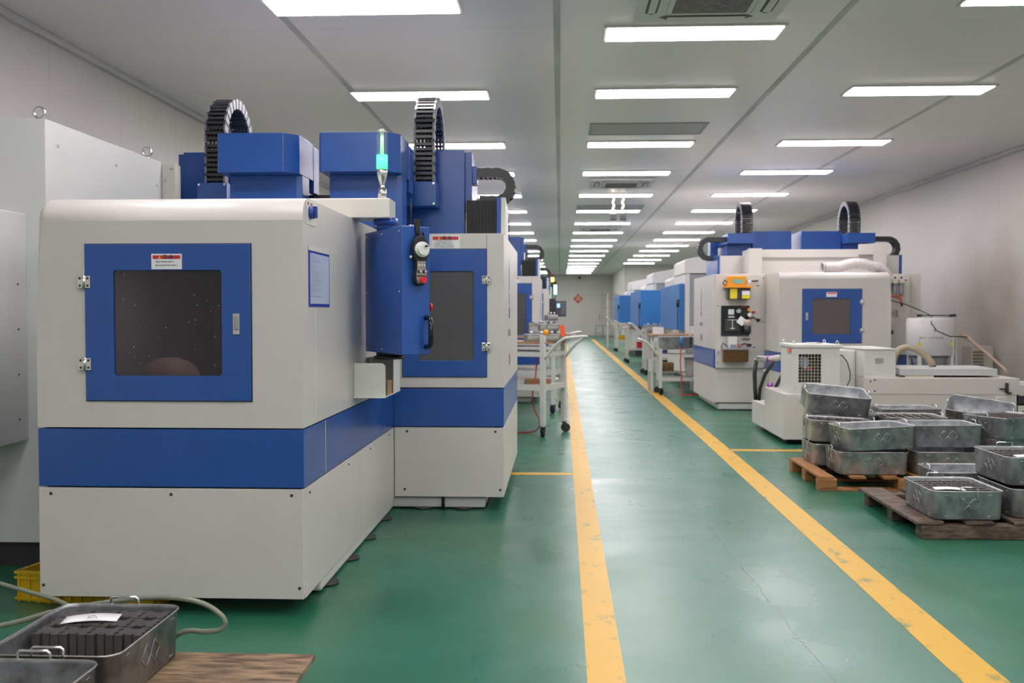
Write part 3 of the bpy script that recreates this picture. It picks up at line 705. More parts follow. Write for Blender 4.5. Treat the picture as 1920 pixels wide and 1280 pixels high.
    # --- blue superstructure: two spindle heads
    for dx in (0, .575):
        hp = [(-1.905+dx, 5.5), (-1.54+dx, 5.5), (-1.47+dx, 5.58), (-1.47+dx, 5.62), (-1.47+dx, 5.9), (-1.915+dx, 5.9), (-1.915+dx, 5.515)]
        h = MB().prism(hp, 'Z', 2.0, 2.218).build('head_cover', BLUE, t, bev=.003)
        MB().prism([(-1.47+dx, 5.64), (-1.47+dx, 5.80), (-1.56+dx, 5.82), (-1.56+dx, 6.3), (-1.885+dx, 6.3), (-1.885+dx, 5.63), (-1.50+dx, 5.63)], 'Z', 1.70, 2.0).build('spindle_head', BLUE, t, bev=.003)
        m = MB(); m.box(-1.885+dx, -1.50+dx, 5.9, 6.12, 2.0, 2.21, .003); m.box(-1.505+dx, -1.468+dx, 5.9, 6.03, 1.93, 2.205, .003); m.build('motor_cover', BLUE, t)
        screw(h, -1.468+dx, 5.59, 2.2, (1, 0, 0), .004, CHROME)
    m = MB(); m.box(-1.56, -1.33, 6.0, 6.3, 1.70, 1.93); m.build('gap_cover', DARKM, t)
    # columns, brackets, chains, bellows
    for s, cx in ((1, 0), (-1, 0)):
        def q(x): return x if s == 1 else -3.014-x
        def bxs(nm, mt, xa, xb, *a, bev=.003):
            a_, b_ = sorted((q(xa), q(xb))); return box(nm, mt, t, a_, b_, *a, bev)
        bxs('column', BLUE, -1.0, -.604, 6.30, 6.9, 1.70, 2.242)
        br = bxs('chain_bracket', BLUE, -.950, -.762, 6.10, 6.30, 1.872, 2.022)
        for ax, az in ((-.936, 2.01), (-.776, 2.01), (-.936, 1.885), (-.776, 1.885)): screw(br, q(ax), 6.10, az, r=.009, m=CHROME)
        cable_chain(t, 'V', (q(-.838)+(.03 if s < 0 else 0), 6.42, 2.30), .265, .285, .35)
        # side blister of the column with a tapered end
        m = MB(); a_, b_ = sorted((q(-.604), q(-.56)))
        m.prism([(6.33, 2.235), (6.55, 2.19), (6.75, 2.10), (6.75, 2.0), (6.40, 1.86), (6.33, 1.86)], 'X', a_, b_); m.build('column_side_cover', BLUE, t, bev=.002)
        a_, b_ = sorted((q(-.565), q(-.53))); box('chain_end_bracket', BLUE, t, a_, b_, 6.36, 6.5, 2.04, 2.15, .002)
        cable_chain(t, 'R' if s == 1 else 'L', (q(-.405), 6.43, 2.022), .088, .15, .13, wd=.13, h=.06, name='cable_chain', grey=False)
        m = MB(); n = 16; a_, b_ = sorted((q(-.59), q(-.40)))
        for k in range(n):
            x = a_+(b_-a_)*k/n; m.box(x, x+(b_-a_)/n*.62, 6.28, 6.55, 1.70, 1.925, 0)
        m.box(a_, b_, 6.29, 6.54, 1.70, 1.92); m.build('bellows', BLACK, t)
        bxs('bellows_end_plate', BLUE, -.40, -.37, 6.26, 6.58, 1.70, 1.94)
        a_, b_ = sorted((q(-.37), q(-.343)))
        MB().prism([(6.24, 1.70), (6.60, 1.70), (6.60, 1.89), (6.27, 1.94)], 'X', a_, b_).build('bellows_side_plate', WHITE2, t)
    logo(t, wx1+.001, 6.72, 1.30, R_RIGHT, (0, 1, 0), .55)
    return t
GR = 'white and blue machining centres along the left wall'
M1 = machine_left('large white machining centre with a blue band and smoked door, nearest on the left', GR)
m = MB(); m.prism([(4.0, 1.2), (4.0, 1.2)], 'X', 0, 1) if False else None

# document sleeve hung on the side of the first machine
t = thing('document_sleeve', 'blue edged plastic sleeve with a printed sheet stuck on the side of the nearest machine', 'document holder', (-1.02, 4.17, 1.35))
MB().box(-1.019, -1.016, 4.0, 4.355, 1.243, 1.472, .0).build('sleeve_back', mat('sleeve_blue', (.025, .04, .38), .35), t)
MB().box(-1.016, -1.0145, 4.015, 4.34, 1.255, 1.462).build('printed_sheet', PAPERB, t)
m = MB()
random.seed(3)
for k in range(26):
    z = 1.452-k*.0062; m.box(-1.0146, -1.0142, 4.025, 4.06+random.random()*.2, z, z+.0022)
m.box(-1.0146, -1.0142, 4.02, 4.22, 1.283, 1.287); m.build('print_lines', mat('sleeve_ink', (.22, .25, .40), .5), t)
MB().box(-1.0185, -1.0145, 3.995, 4.35, 1.472, 1.49).build('sleeve_top_strip', WHITE2, t)
# pendant
frv = Vector((.12, .092, 0)).normalized(); nv = Vector((frv.y, -frv.x, 0))
pp = Vector((-.742, 4.65, 0)) + frv*.082
PD = pendant(pp.x, pp.y, 1.535, nv, frv)
PD.data if False else None
t = thing('radio_antenna', 'thin black antenna standing on the blue control box', 'antenna', (pp.x-.02, pp.y+.02, 1.626))
ax, ay = pp.x-.03, pp.y+.012
m = MB(); m.tube([(ax, ay, 1.63), (ax, ay, 1.68), (ax, ay, 1.76)], [.004, .003, .0015], 8); m.build('whip', BLACK, t)
MB().cyl((ax, ay, 1.626), (ax, ay, 1.634), .012, 12).build('antenna_foot', CHROME, t)
# brown box in the tray
t = thing('cardboard_box', 'small brown box standing in the white tray on the side of the machine', 'box', (-.93, 5.05, .80))
box('cardboard', CARD, t, -.905, -.872, 5.0, 5.14, .80, .87, .002)

# further machines of the same kind
M2 = copy_tree(M1); M2.location = (-1.5+.07, 13.25, 0)
M2['label'] = 'second white and blue machining centre on the left, beyond the nearest, behind the trolley'
M3 = copy_tree(M1); M3.location = (-1.5+.10, 20.5, 0)
M3['label'] = 'third white and blue machining centre on the left, small behind the second'
M4 = copy_tree(M1); M4.location = (-1.5+.10, 27.6, 0)
M4['label'] = 'fourth, farthest white and blue machining centre on the left, mostly hidden by the third'

# white electrical cabinet at the left edge
t = thing('electrical_cabinet', 'tall white cabinet with lifting eyes at the left edge of the picture', 'cabinet', (-3.0, 5.2, 0))
box('cabinet_body', CABW, t, -3.5, -2.42, 4.6, 5.97, .122, 2.13, .004)
box('plinth', DARKM, t, -3.45, -2.46, 4.64, 5.9, 0, .122, .002)
sb = box('side_box', CREAM, t, -2.42, -2.335, 5.97, 6.055, .2, 2.12, .004)
box('side_box_back', CABW, t, -3.5, -2.42, 5.97, 6.055, .122, 2.10, .004)
cd = box('door_hood', CABW, t, -3.4, -2.52, 4.05, 4.6, .612, 1.685, .006)
for z in (.72, .93, 1.14, 1.35): screw(cd, -2.52, 4.52, z, (1, 0, 0), .005, DARKM)
for y, z in ((4.72, 2.02), (5.35, 2.02), (5.9, 1.98)): screw(t, -2.42, y, z, (1, 0, 0), .008, STEEL)
for x, z in ((-2.36, 2.09), (-2.40, 2.02)): screw(t, x, 5.97, z, r=.009, m=STEEL)
for x, y in ((-2.49, 4.68), (-2.46, 5.85), (-3.4, 4.7)):
    m = MB(); m.cyl((x, y, 2.13), (x, y, 2.145), .018, 14)
    m.tube([(x+.026*math.cos(a), y, 2.172+.026*math.sin(a)) for a in [2*PI*k/20 for k in range(20)]], .0075, 8, closed=True); m.build('lifting_eye', CHROME, t)

# ---------------------------------------------------------------- right hand machine
def machine_right():
    t = thing('machining_center', 'white and blue machining centre on the right, with an orange oil pump on its wing', 'machine', (3.15, 13, 0))
    X0, X1, Y0, Y1 = 1.905, 4.42, 12.46, 14.3
    MB().box(X0, X1, Y0, Y1, .757, 1.69, .004).build('wing_enclosure', WHITE, t)
    MB().box(X0, X1, Y0+.002, Y1, .53, .751, .002).build('blue_stripe_panel', BLUE, t)
    m = MB(); m.box(X0, X0+.02, Y0, Y1, .09, .525); m.box(X0+.0195, 2.56, Y0, Y0+.02, .10, .525); m.build('wing_skirt', WHITE, t)
    m = MB(); m.box(X0+.04, X1, Y0+.04, Y1, .2, .528); m.build('inner_frame', DARKM, t)
    b = MB().box(X0+.06, X1-.1, Y0+.025, Y1-.1, .010, .085, .012).build('cast_base', WHITE2, t)
    for x in (2.1, 2.5, 3.0): MB().cyl((x, 12.52, 0), (x, 12.52, .012), .06, 12).build('leveling_pad', DARKM, b)
    p = MB().box(1.925, 2.53, Y0-.05, Y0, .53, 1.685, .004).build('service_panel', WHITE, t)
    for x, z in ((1.95, .60), (2.50, 1.64), (2.50, 1.1), (1.95, 1.3)): screw(p, x, Y0-.05, z, r=.008, m=DARKM)
    box('panel_key', DARKM, p, 1.95, 1.957, Y0-.056, Y0-.05, .70, .745, 0)
    # block with rounded top
    bx0, bx1, by0 = 2.52, 3.79, 11.6
    R = .075; prof = [(Y0-.001, .757), (Y0-.001, 1.68)] + [(by0+R-R*math.sin(a), 1.68-R+R*math.cos(a)) for a in [PI/2*i/8 for i in range(9)]] + [(by0, .757)]
    m = MB(); m.prism(prof, 'X', bx0, bx1, smooth=range(2, 10))
    eds = [e for e in m.bm.edges if abs(e.verts[0].co.x-bx1) < 1e-5 and abs(e.verts[1].co.x-bx1) < 1e-5 and min(e.verts[0].co.z, e.verts[1].co.z) > 1.6]
    bmesh.ops.bevel(m.bm, geom=eds, offset=.04, segments=4, affect='EDGES', profile=.5)
    m.build('front_enclosure', WHITE, t)
    MB().box(bx0, bx1, by0+.002, Y0, .53, .751, .002).build('blue_stripe_panel', BLUE, t)
    m = MB(); m.box(bx0, bx1, by0, by0+.02, .1, .525); m.box(bx0, bx0+.02, by0+.0195, Y0, .1, .525); m.box(bx1-.02, bx1, by0+.0195, Y0, .1, .525); m.build('front_skirt', WHITE, t)
    d = door(t, 2.784, 3.456, .866, 1.486, 2.894, 3.326, .968, 1.376, by0, PANE, 3.456, 2.832, (3.05, 3.17, 1.395, 1.45), True)
    # fairings above
    m = MB(); m.box(2.05, 4.32, 12.95, 13.9, 1.69, 1.945, .003); m.build('rear_fairing', WHITE, t)
    for a, b_ in ((2.02, 2.05), (4.32, 4.35)): box('fairing_end_plate', BLUE, t, a, b_, 12.93, 13.9, 1.69, 1.95, .003)
    m = MB(); m.box(2.34, 4.0, 12.6, 12.95, 1.69, 2.00, .004); m.box(2.34, 2.50, 12.5, 12.6, 1.69, 2.01, .003); m.box(3.70, 3.859, 12.5, 12.6, 1.93, 2.06, .003); m.box(3.86, 4.02, 12.5, 12.95, 1.69, 2.06, .003); m.box(2.5, 3.70, 12.57, 12.6, 1.90, 2.0, .003)
    m.build('upper_fairing', WHITE, t)
    for x0, x1, px in ((2.59, 3.11, 0), (3.24, 3.77, 1)):
        box('head_cover', BLUE, t, x0, x1, 13.6, 14.3, 1.95, 2.31, .004)
    for s in (1, -1):
        def q(x): return x if s == 1 else 6.34-x
        def bxs(nm, mt, xa, xb, *a, bev=.003):
            a_, b_ = sorted((q(xa), q(xb))); return box(nm, mt, t, a_, b_, *a, bev)
        bxs('chain_bracket', BLUE, 2.21, 2.57, 13.30, 14.3, 2.13, 2.26)
        bxs('column', mat('machine_blue_under', (.016, .07, .30), .4) if False else BLUE, 2.24, 2.56, 13.55, 14.3, 1.95, 2.13)
        bxs('column_side_cover', BLUE, 2.10, 2.21, 14.1, 14.3, 1.95, 2.27)
        cable_chain(t, 'V', (q(2.47), 13.6, 2.42), .25, .16, .3, wd=.15, h=.06)
        cable_chain(t, 'L' if s == 1 else 'R', (q(2.0), 13.5, 2.065), .125, .24, .3, wd=.14, h=.065, grey=False)
    logo(t, X0-.001, 13.55, 1.28, R_LEFT, (0, -1, 0), .55)
    # air service panel on the right wing
    ap = box('air_service_panel', WHITE, t, 3.98, 4.26, 12.38, 12.46, .70, 1.675, .003)
    return t
MR = machine_right()
# things mounted on the service panel
Y = 12.41
t = thing('oil_lubricator', 'orange topped automatic oil lubricator with dark tank hung on the white service panel', 'lubricator', (2.17, Y, 1.45))
m = MB(); m.box(2.045, 2.27, Y-.14, Y, 1.54, 1.66, .01); m.box(2.005, 2.33, Y-.17, Y, 1.515, 1.545, .004); m.build('pump_head', ORAN, t)
box('display', LCD, t, 2.10, 2.23, Y-.145, Y-.139, 1.57, 1.62, 0)
box('oil_tank', TINTB, t, 2.04, 2.32, Y-.15, Y-.01, 1.375, 1.515, .012)
box('yellow_notice', YELL, t, 2.07, 2.155, Y-.153, Y-.15, 1.385, 1.505, 0)
m = MB(); m.box(2.215, 2.31, Y-.153, Y-.15, 1.43, 1.48); m.mi = 1; m.box(2.215, 2.31, Y-.153, Y-.15, 1.385, 1.427); m.build('tank_label', [PAPER, YELL], t)
m = MB(); m.cyl((2.30, Y-.16, 1.60), (2.30, Y-.12, 1.60), .028, 16); g = m.build('pressure_gauge', CHROME, t)
MB().cyl((2.30, Y-.163, 1.60), (2.30, Y-.16, 1.60), .023, 16).build('gauge_dial', PAPER, g)
MB().tube([(2.33, Y-.14, 1.60), (2.36, Y-.13, 1.595), (2.40, Y-.06, 1.605), (2.43, Y, 1.605)], .01, 8).build('oil_pipe', DARKM, t)
MB().tube([(2.04, Y-.08, 1.54), (1.99, Y-.1, 1.57), (2.01, Y-.1, 1.61), (2.04, Y-.08, 1.59)], .007, 8).build('filler_lever', DARKM, t)
t = thing('pneumatic_board', 'black board with tubes, gauges and paper tags on the white service panel', 'control board', (2.17, Y, 1.1))
bd = box('board', mat('board_black', (.015, .017, .02), .12), t, 1.985, 2.33, Y-.03, Y, .93, 1.30, .003)
box('square_tag', PAPER, t, 2.07, 2.14, Y-.035, Y-.03, 1.19, 1.255, 0); box('narrow_tag', PAPER, t, 2.07, 2.145, Y-.034, Y-.03, 1.155, 1.17, 0)
m = MB(); c = Vector((2.215, Y-.10, 1.11)); a = .075
m.prism([(c.x-.06, c.z-.01), (c.x+.01, c.z-.06), (c.x+.065, c.z+.01), (c.x-.005, c.z+.065)], 'Y', Y-.105, Y-.102); m.build('hanging_tag', PAPER, t)
m = MB(); m.box(2.03, 2.20, Y-.05, Y-.03, .99, 1.14, .003); m.build('clear_cover', mat('smoked_cover', (.05, .055, .05), .15), t)
m = MB(); m.bar((2.117, Y-.055, 1.02), (2.117, Y-.055, 1.13), .008, .008); m.bar((2.09, Y-.055, 1.02), (2.145, Y-.055, 1.02), .008, .012); m.bar((2.06, Y-.055, 1.125), (2.18, Y-.055, 1.125), .006, .006); m.build('float_lever', WHITE2, t)
MB().cyl((2.19, Y-.09, 1.235), (2.19, Y-.03, 1.235), .026, 16).build('relief_valve', mat('pale_green_plastic', (.42, .50, .42), .4), t)
m = MB(); m.cyl((2.26, Y-.09, 1.21), (2.26, Y-.03, 1.21), .05, 18); m.cyl((2.26, Y-.10, 1.19), (2.26, Y-.09, 1.19), .02, 12); m.build('motor_housing', BLACK, t)
m = MB(); m.tube([(2.19, Y-.06, 1.27), (2.25, Y-.09, 1.285), (2.30, Y-.08, 1.27), (2.325, Y-.08, 1.21), (2.31, Y-.08, 1.14)], .006, 8); m.build('red_tube', mat('dark_red_tube', (.35, .03, .05), .4), t)
MB().cyl((2.31, Y-.11, 1.25), (2.31, Y-.06, 1.25), .018, 14).build('orange_knob', ORAN, t)
m = MB(); m.cyl((2.315, Y-.11, 1.19), (2.315, Y-.07, 1.19), .022, 14); m.build('pressure_gauge', PAPER, t)
m = MB(); m.lathe([(.045, 0), (.05, .05), (.045, .075), (.02, .08)], (2.29, Y-.09, 1.05), 14); m.build('pump_cap', mat('beige_metal', (.55, .46, .40), .4), t)
m = MB(); m.lathe([(.035, 0), (.048, .01), (.048, .095)], (2.29, Y-.09, .955), 14); m.build('filter_bowl', BLACK, t)
m = MB(); m.cyl((2.36, Y-.03, 1.22), (2.40, Y-.03, 1.225), .012, 10); m.mi = 1; m.tube([(2.33, Y-.05, 1.14), (2.37, Y-.04, 1.16), (2.42, Y-.03, 1.13)], .008, 8); m.cyl((2.42, Y-.03, 1.125), (2.46, Y-.03, 1.125), .014, 12); m.build('side_valve', [RED, BLACK], t)
m = MB(); m.box(2.24, 2.34, Y-.03, Y, .885, .895); m.build('lower_clip', DARKM, t)
t = thing('coolant_oil_tank', 'amber brown oil tank with a white pump box below the black board', 'oil tank', (2.15, Y, .7))
box('oil_tank', AMBER, t, 2.0, 2.30, Y-.14, Y, .61, .76, .008); box('tank_lid', GREYP, t, 1.99, 2.31, Y-.15, Y, .76, .785, .003)
pb = box('pump_box', WHITE2, t, 2.06, 2.165, Y-.12, Y-.02, .785, .92, .004); box('pump_label', mat('label_print', (.22, .24, .35), .5), pb, 2.08, 2.155, Y-.123, Y-.12, .79, .825, 0)
m = MB(); m.cyl((2.20, Y-.08, .785), (2.20, Y-.08, .83), .02, 12); m.mi = 1; m.tube([(2.22, Y-.06, .82), (2.27, Y-.06, .835), (2.31, Y-.04, .82)], .008, 8); m.cyl((2.30, Y-.04, .815), (2.35, Y-.03, .815), .016, 12); m.build('side_valve', [mat('pink_red', (.6, .15, .15), .5), BLACK], t)
MB().tube([(2.06, Y-.06, .80), (2.0, Y-.06, .84), (1.985, Y-.05, .80), (2.0, Y-.04, .775)], .007, 8).build('loop_tube', BLACK, t)
for x, z, lab in ((2.42, 1.50, 'small black and yellow tag strip right of the orange oil pump'), (2.42, 1.06, 'small yellow tag strip right of the black board'), (2.38, .74, 'small tag strip right of the amber oil tank')):
    t = thing('tag_strip', lab, 'label', (x, Y, z)); box('strip', YELL, t, x-.035, x+.035, Y-.002, Y, z, z+.006, 0); box('strip_clip', DARKM, t, x, x+.03, Y-.004, Y, z+.04, z+.052, 0)
# air filters on the right wing
Y = 12.38
t = thing('air_filter_unit', 'cream air filters with hanging bowls and a red tube on the grey right wing panel', 'air filter', (4.1, Y, 1.5))
for x in (4.0, 4.07, 4.145):
    f = box('filter_head', mat('cream_plastic', (.55, .52, .44), .5), t, x-.03, x+.03, Y-.08, Y, 1.565, 1.625, .006)
    MB().lathe([(.012, -.15), (.024, -.13), (.024, -.02), (.02, 0)], (x, Y-.045, 1.565), 14).build('filter_bowl', GREYP, f)
    MB().cyl((x, Y-.045, 1.625), (x, Y-.045, 1.65), .012, 10).build('adjust_knob', DARKM, f)
m = MB(); m.bar((4.175, Y-.04, 1.615), (4.215, Y-.04, 1.605), .012, .016); m.build('red_lever', RED, t)
MB().tube([(3.99, Y-.03, 1.40), (4.05, Y-.05, 1.42), (4.10, Y-.05, 1.42), (4.14, Y-.05, 1.38), (4.155, Y-.04, 1.32)], .011, 8).build('red_tube', ORED, t)
m = MB(); m.box(3.99, 4.10, Y-.06, Y, 1.24, 1.27, .004); m.cyl((4.05, Y-.03, 1.20), (4.05, Y-.03, 1.24), .03, 12); m.cyl((4.11, Y-.03, 1.17), (4.11, Y-.03, 1.25), .012, 10); m.build('valve_block', mat('cream_plastic', (.55, .52, .44), .5), t)
MB().cyl((4.155, Y-.04, 1.295), (4.155, Y-.04, 1.325), .014, 10).build('tube_end', BLACK, t)
m = MB(); m.box(4.02, 4.04, Y-.02, Y, 1.02, 1.08); m.box(4.035, 4.06, Y-.03, Y, .95, 1.0); m.build('sensor_plug', BLACK, t)
t = thing('black_cable', 'thin black cable sagging from the air filters to the white round collector', 'cable', (4.0, 12.3, 1.4))
MB().tube([(4.0, 12.33, 1.37), (4.09, 12.0, 1.31), (4.15, 11.7, 1.24), (4.17, 11.4, 1.18), (4.02, 11.0, 1.10), (4.05, 10.92, 1.02), (4.18, 10.89, .96), (4.35, 10.90, .955), (4.42, 10.95, .94)], .006, 8).build('cable_run', RUB, t)
# flexible white duct
t = thing('flexible_duct', 'white corrugated air duct with an open end lying on the right machine top', 'duct', (3.4, 12.1, 1.7))
pts = []; rr = []
for k in range(90):
    u = k/89; x = 3.12+.80*u; z = 1.755 + .05*math.sin(max(0, (u-.25))*PI/.55) * (1 if u < .8 else 1) if u < .8 else 1.755 - (u-.8)*.9 + .05*math.sin(PI) 
    if u >= .8: x = 3.12+.64+ (u-.8)*.9; z = 1.765 - (u-.8)**2*3.4
    pts.append((x, 12.05+.1*u, z)); rr.append(.062 if k % 2 else .057)
MB().tube(pts, rr, 18, cap=False).build('duct_hose', STRETCH, t)
MB().tube([(3.135, 12.05, 1.755), (3.15, 12.05, 1.755)], .065, 18).build('hose_clamp', STEEL, t)
MB().cyl((3.119, 12.05, 1.755), (3.124, 12.05, 1.755), .052, 18).build('end_plug', DARKM, t) if False else None
#@@REST
# ---------------------------------------------------------------- coolant tank, chiller, collector
t = thing('coolant_tank', 'long low white coolant tank on the floor in front of the right machine', 'tank', (3.1, 9.8, 0), group=None)
m = MB(); m.box(2.05, 4.14, 9.22, 10.08, .05, .472, .006); m.box(2.05, 2.9, 10.08, 10.72, .05, .285, .006); m.build('lower_tank', WHITE, t)
m = MB(); m.box(2.78, 4.16, 9.215, 9.95, .472, .622, .004); m.build('upper_tank', WHITE, t)
m = MB(); m.prism([(3.12, 9.3), (4.0, 9.3), (4.08, 9.95), (3.25, 9.95)], 'Z', .64, .70); m.build('tank_lid', mat('lid_grey_white', (.50, .51, .50), .35), t, bev=.003)
m = MB(); m.prism([(3.16, 9.26), (3.42, 9.28), (3.42, 9.5), (3.2, 9.6)], 'Z', .622, .638); m.build('lid_gasket', mat('beige_rag', (.5, .46, .38), .8), t)
m = MB(); m.box(2.12, 4.1, 9.4, 10.5, 0, .05); m.build('tank_feet', DARKM, t)
for x in (2.19, 3.95): box('small_bracket', CREAM, t, x, x+.09, 9.19, 9.22, .405, .45, .003)
for x, z in ((2.83, .59), (2.87, .60), (2.87, .50)): screw(t, x, 9.215, z, r=.009, m=DARKM)
m = MB(); m.box(3.98, 4.05, 9.19, 9.215, .52, .53); m.box(4.03, 4.045, 9.17, 9.215, .49, .58); m.box(4.05, 4.08, 9.19, 9.215, .48, .495); m.build('valve', DARKM, t)
t = thing('chip_container', 'white bin with a dark open slot at the right end of the long tank', 'bin', (4.5, 9.5, 0))
box('bin_body', WHITE2, t, 4.16, 4.9, 9.24, 9.8, 0, .37, .004); box('slot', DARKM, t, 4.17, 4.9, 9.26, 9.8, .385, .46, 0); box('bin_cover', WHITE, t, 4.165, 4.9, 9.24, 9.8, .46, .56, .004)
# chiller
t = thing('oil_chiller', 'white chiller box with a square wire grille standing on the long tank', 'chiller', (2.34, 9.45, .472))
x0, x1, y0, y1, z0, z1 = 2.13, 2.56, 9.235, 9.72, .474, .925
m = MB(); m.frame(x0, x1, z0, z1-.03, 2.186, 2.39, .575, .835, y0, y0+.01, .003); m.box(x0, x0+.004, y0+.01, y1, z0, z1-.03); m.box(x1-.004, x1, y0+.01, y1, z0, z1-.03); m.box(x0, x1, y1-.004, y1, z0, z1-.03); m.build('casing', WHITE2, t)
box('lid', WHITE2, t, x0-.01, x1+.01, y0-.012, y1+.01, z1-.032, z1, .006, )
box('inner_core', DARKM, t, x0+.01, x1-.01, y0+.12, y1-.02, z0+.01, z1-.05, 0)
m = MB(); m.cyl((2.25, y0+.07, .76), (2.25, y0+.11, .76), .05, 14); m.mi = 1; m.box(2.245, 2.275, y0+.06, y0+.1, .70, .80); m.mi = 2; m.box(2.29, 2.32, y0+.06, y0+.1, .69, .71)
m.build('compressor', [GREYP, mat('pale_blue', (.35, .45, .7), .4), RED], t)
m = MB()
for k in range(1, 7): x = 2.186+k*.0291; m.box(x-.0017, x+.0017, y0+.001, y0+.005, .575, .835, 0)
for k in range(1, 9): z = .575+k*.0289; m.box(2.186, 2.39, y0+.001, y0+.005, z-.0017, z+.0017, 0)
m.build('grille', mat('cream_wire', (.62, .58, .46), .5), t)
m = MB(); m.box(x0-.006, x0, 9.27, 9.43, .84, .885); m.mi = 1; m.box(x0-.008, x0-.006, 9.27, 9.32, .85, .885); m.mi = 2; m.box(x0-.008, x0-.006, 9.35, 9.41, .845, .88); m.build('switch_panel', [GREYP, RED, ORAN], t)
for x, y in ((x0+.02, y0+.02), (x1-.02, y0+.02), (x1-.03, y1-.05), (x0+.02, y1-.03)):
    MB().tube([(x+.013*math.cos(a), y, z1+.016+.013*math.sin(a)) for a in [2*PI*k/14 for k in range(14)]], .004, 6, closed=True).build('lifting_eye', CHROME, t)
for x, z in ((2.155, .83), (2.52, .83), (2.155, .52), (2.52, .52)): screw(t, x, y0, z, r=.005, m=GREYP)
MB().lathe([(.07, 0), (.075, .008), (.06, .012)], (2.38, 9.5, z1), 20).build('top_fan_ring', CHROME, t)
t = thing('power_cable', 'thin black power cable drooping from the right side of the white chiller', 'cable', (2.6, 9.5, .5))
MB().tube([(2.565, 9.3, .83), (2.60, 9.3, .82), (2.645, 9.3, .76), (2.67, 9.3, .67), (2.67, 9.3, .60), (2.64, 9.3, .53), (2.60, 9.32, .49), (2.58, 9.35, .48)], .005, 8).build('cable_run', RUB, t)
t = thing('control_cabinet', 'small white steel box with a grey nameplate beside the chiller on the tank', 'electric box', (2.9, 9.5, .62))
box('box_body', WHITE2, t, 2.78, 3.06, 9.235, 9.95, .623, .875, .003); box('box_lid', WHITE2, t, 2.77, 3.07, 9.225, 9.96, .876, .888, .002); box('nameplate', mat('nameplate_grey', (.33, .33, .34), .5), t, 2.875, 2.95, 9.231, 9.235, .755, .80, 0)
box('side_cover', WHITE2, t, 2.60, 2.775, 9.5, 9.95, .476, .86, .003)
# pipes behind the chiller
t = thing('coolant_hoses', 'grey pipes with purple clamps and thick black hoses behind the white chiller', 'hose', (2.1, 10.1, .3))
m = MB(); m.tube([(1.99, 10.2, .76), (2.0, 10.2, .75), (2.10, 10.1, .75), (2.2, 10.05, .77)], .03, 12); m.tube([(2.11, 10.1, .36), (2.11, 10.1, .58), (2.09, 10.1, .63), (2.05, 10.12, .62)], .022, 12); m.build('pvc_pipe', WPVC, t)
m = MB(); m.cyl((2.08, 10.115, .75), (2.12, 10.10, .75), .036, 14); m.cyl((2.11, 10.1, .46), (2.11, 10.1, .51), .028, 14); m.build('purple_clamp', PURP, t)
m = MB(); m.tube([(1.99, 10.2, .74), (1.975, 10.2, .6), (1.98, 10.2, .45), (1.985, 10.18, .33)], .021, 12); m.tube([(2.12, 10.0, .73), (2.06, 10.1, .6), (2.02, 10.15, .45), (2.01, 10.15, .33)], .018, 12); m.tube([(2.24, 10.0, .66), (2.18, 10.05, .52), (2.13, 10.05, .42)], .018, 12); m.build('rubber_hose', RUB, t)
# mist collector
cx, cy = 4.14, 11.35
t = thing('mist_collector', 'white round drum mist collector with small dark printing behind the long tank', 'dust collector', (cx, cy, 0))
MB().lathe([(.25, .74), (.255, .745), (.255, 1.14), (.24, 1.155), (.02, 1.16)], (cx, cy, 0), 36).build('drum', mat('drum_white', (.60, .58, .58), .35), t)
m = MB()
for a in (.7, 2.4, 3.9, 5.5): m.bar((cx+.24*math.cos(a), cy+.24*math.sin(a), 0), (cx+.24*math.cos(a), cy+.24*math.sin(a), .95), .035, .035)
m.bar((cx+.27, cy-.02, 0), (cx+.27, cy-.02, 1.12), .03, .03); m.bar((cx-.2, cy-.17, .6), (cx+.2, cy-.17, .6), .03, .03); m.build('stand', TRIMW, t)
MB().lathe([(.17, .62), (.20, .74)], (cx, cy, 0), 24).build('drum_funnel', GREYP, t)
MB().lathe([(.05, .70), (.05, .72)], (cx-.03, cy-.1, -.02), 16).build('steel_cap', CHROME, t)
text('mist collector', .05, mat('faded_dark_print', (.12, .10, .12), .5), t, (4.06, cy-.256, .92), ROT((1, .25, 0), (0, 0, 1)), sx=1.1) if False else None
m = MB()
for k, ch in enumerate('mist collector'):
    a = -PI/2 - .72 + k*.068; R = ROT((-math.sin(a), math.cos(a), 0), (0, 0, 1))
    if ch != ' ': merge_text(m, ch, .04, (cx+.2565*math.cos(a), cy+.2565*math.sin(a), .94), R)
m.build('printed_words', mat('faded_dark_print', (.12, .10, .12), .5), t)
m = MB()
pts = []
for k in range(16):
    u = k/15*1.6-.8; a = -PI/2-.33+.16*math.cos(u); pts.append((cx+.257*math.cos(a), cy+.257*math.sin(a), 1.03+.035*math.sin(u*1.6)))
m.tube(pts, [.001+.004*math.sin(PI*k/15) for k in range(16)], 6); m.build('printed_swoosh', INK, t)
m = MB()
for a in (-PI/2-.75, -PI/2+.62):
    m.box(cx+.257*math.cos(a)-.02, cx+.257*math.cos(a)+.02, cy+.257*math.sin(a)-.004, cy+.257*math.sin(a)+.004, .85, .885)
m.build('yellow_sticker', YELL, t)
t = thing('brown_clear_hose', 'thick brownish clear hose arching over the lid of the long tank', 'hose', (3.3, 9.6, .7))
MB().tube([(3.21, 9.75, .64), (3.205, 9.75, .72), (3.22, 9.75, .80), (3.27, 9.75, .865), (3.34, 9.74, .885), (3.42, 9.72, .86), (3.50, 9.7, .80), (3.545, 9.68, .74), (3.55, 9.66, .70)], .032, 14).build('hose_run', HOSEB, t)
t = thing('rusty_hose', 'thin brown hose slanting down from the white drum to the tank end', 'hose', (4.4, 10.8, .8))
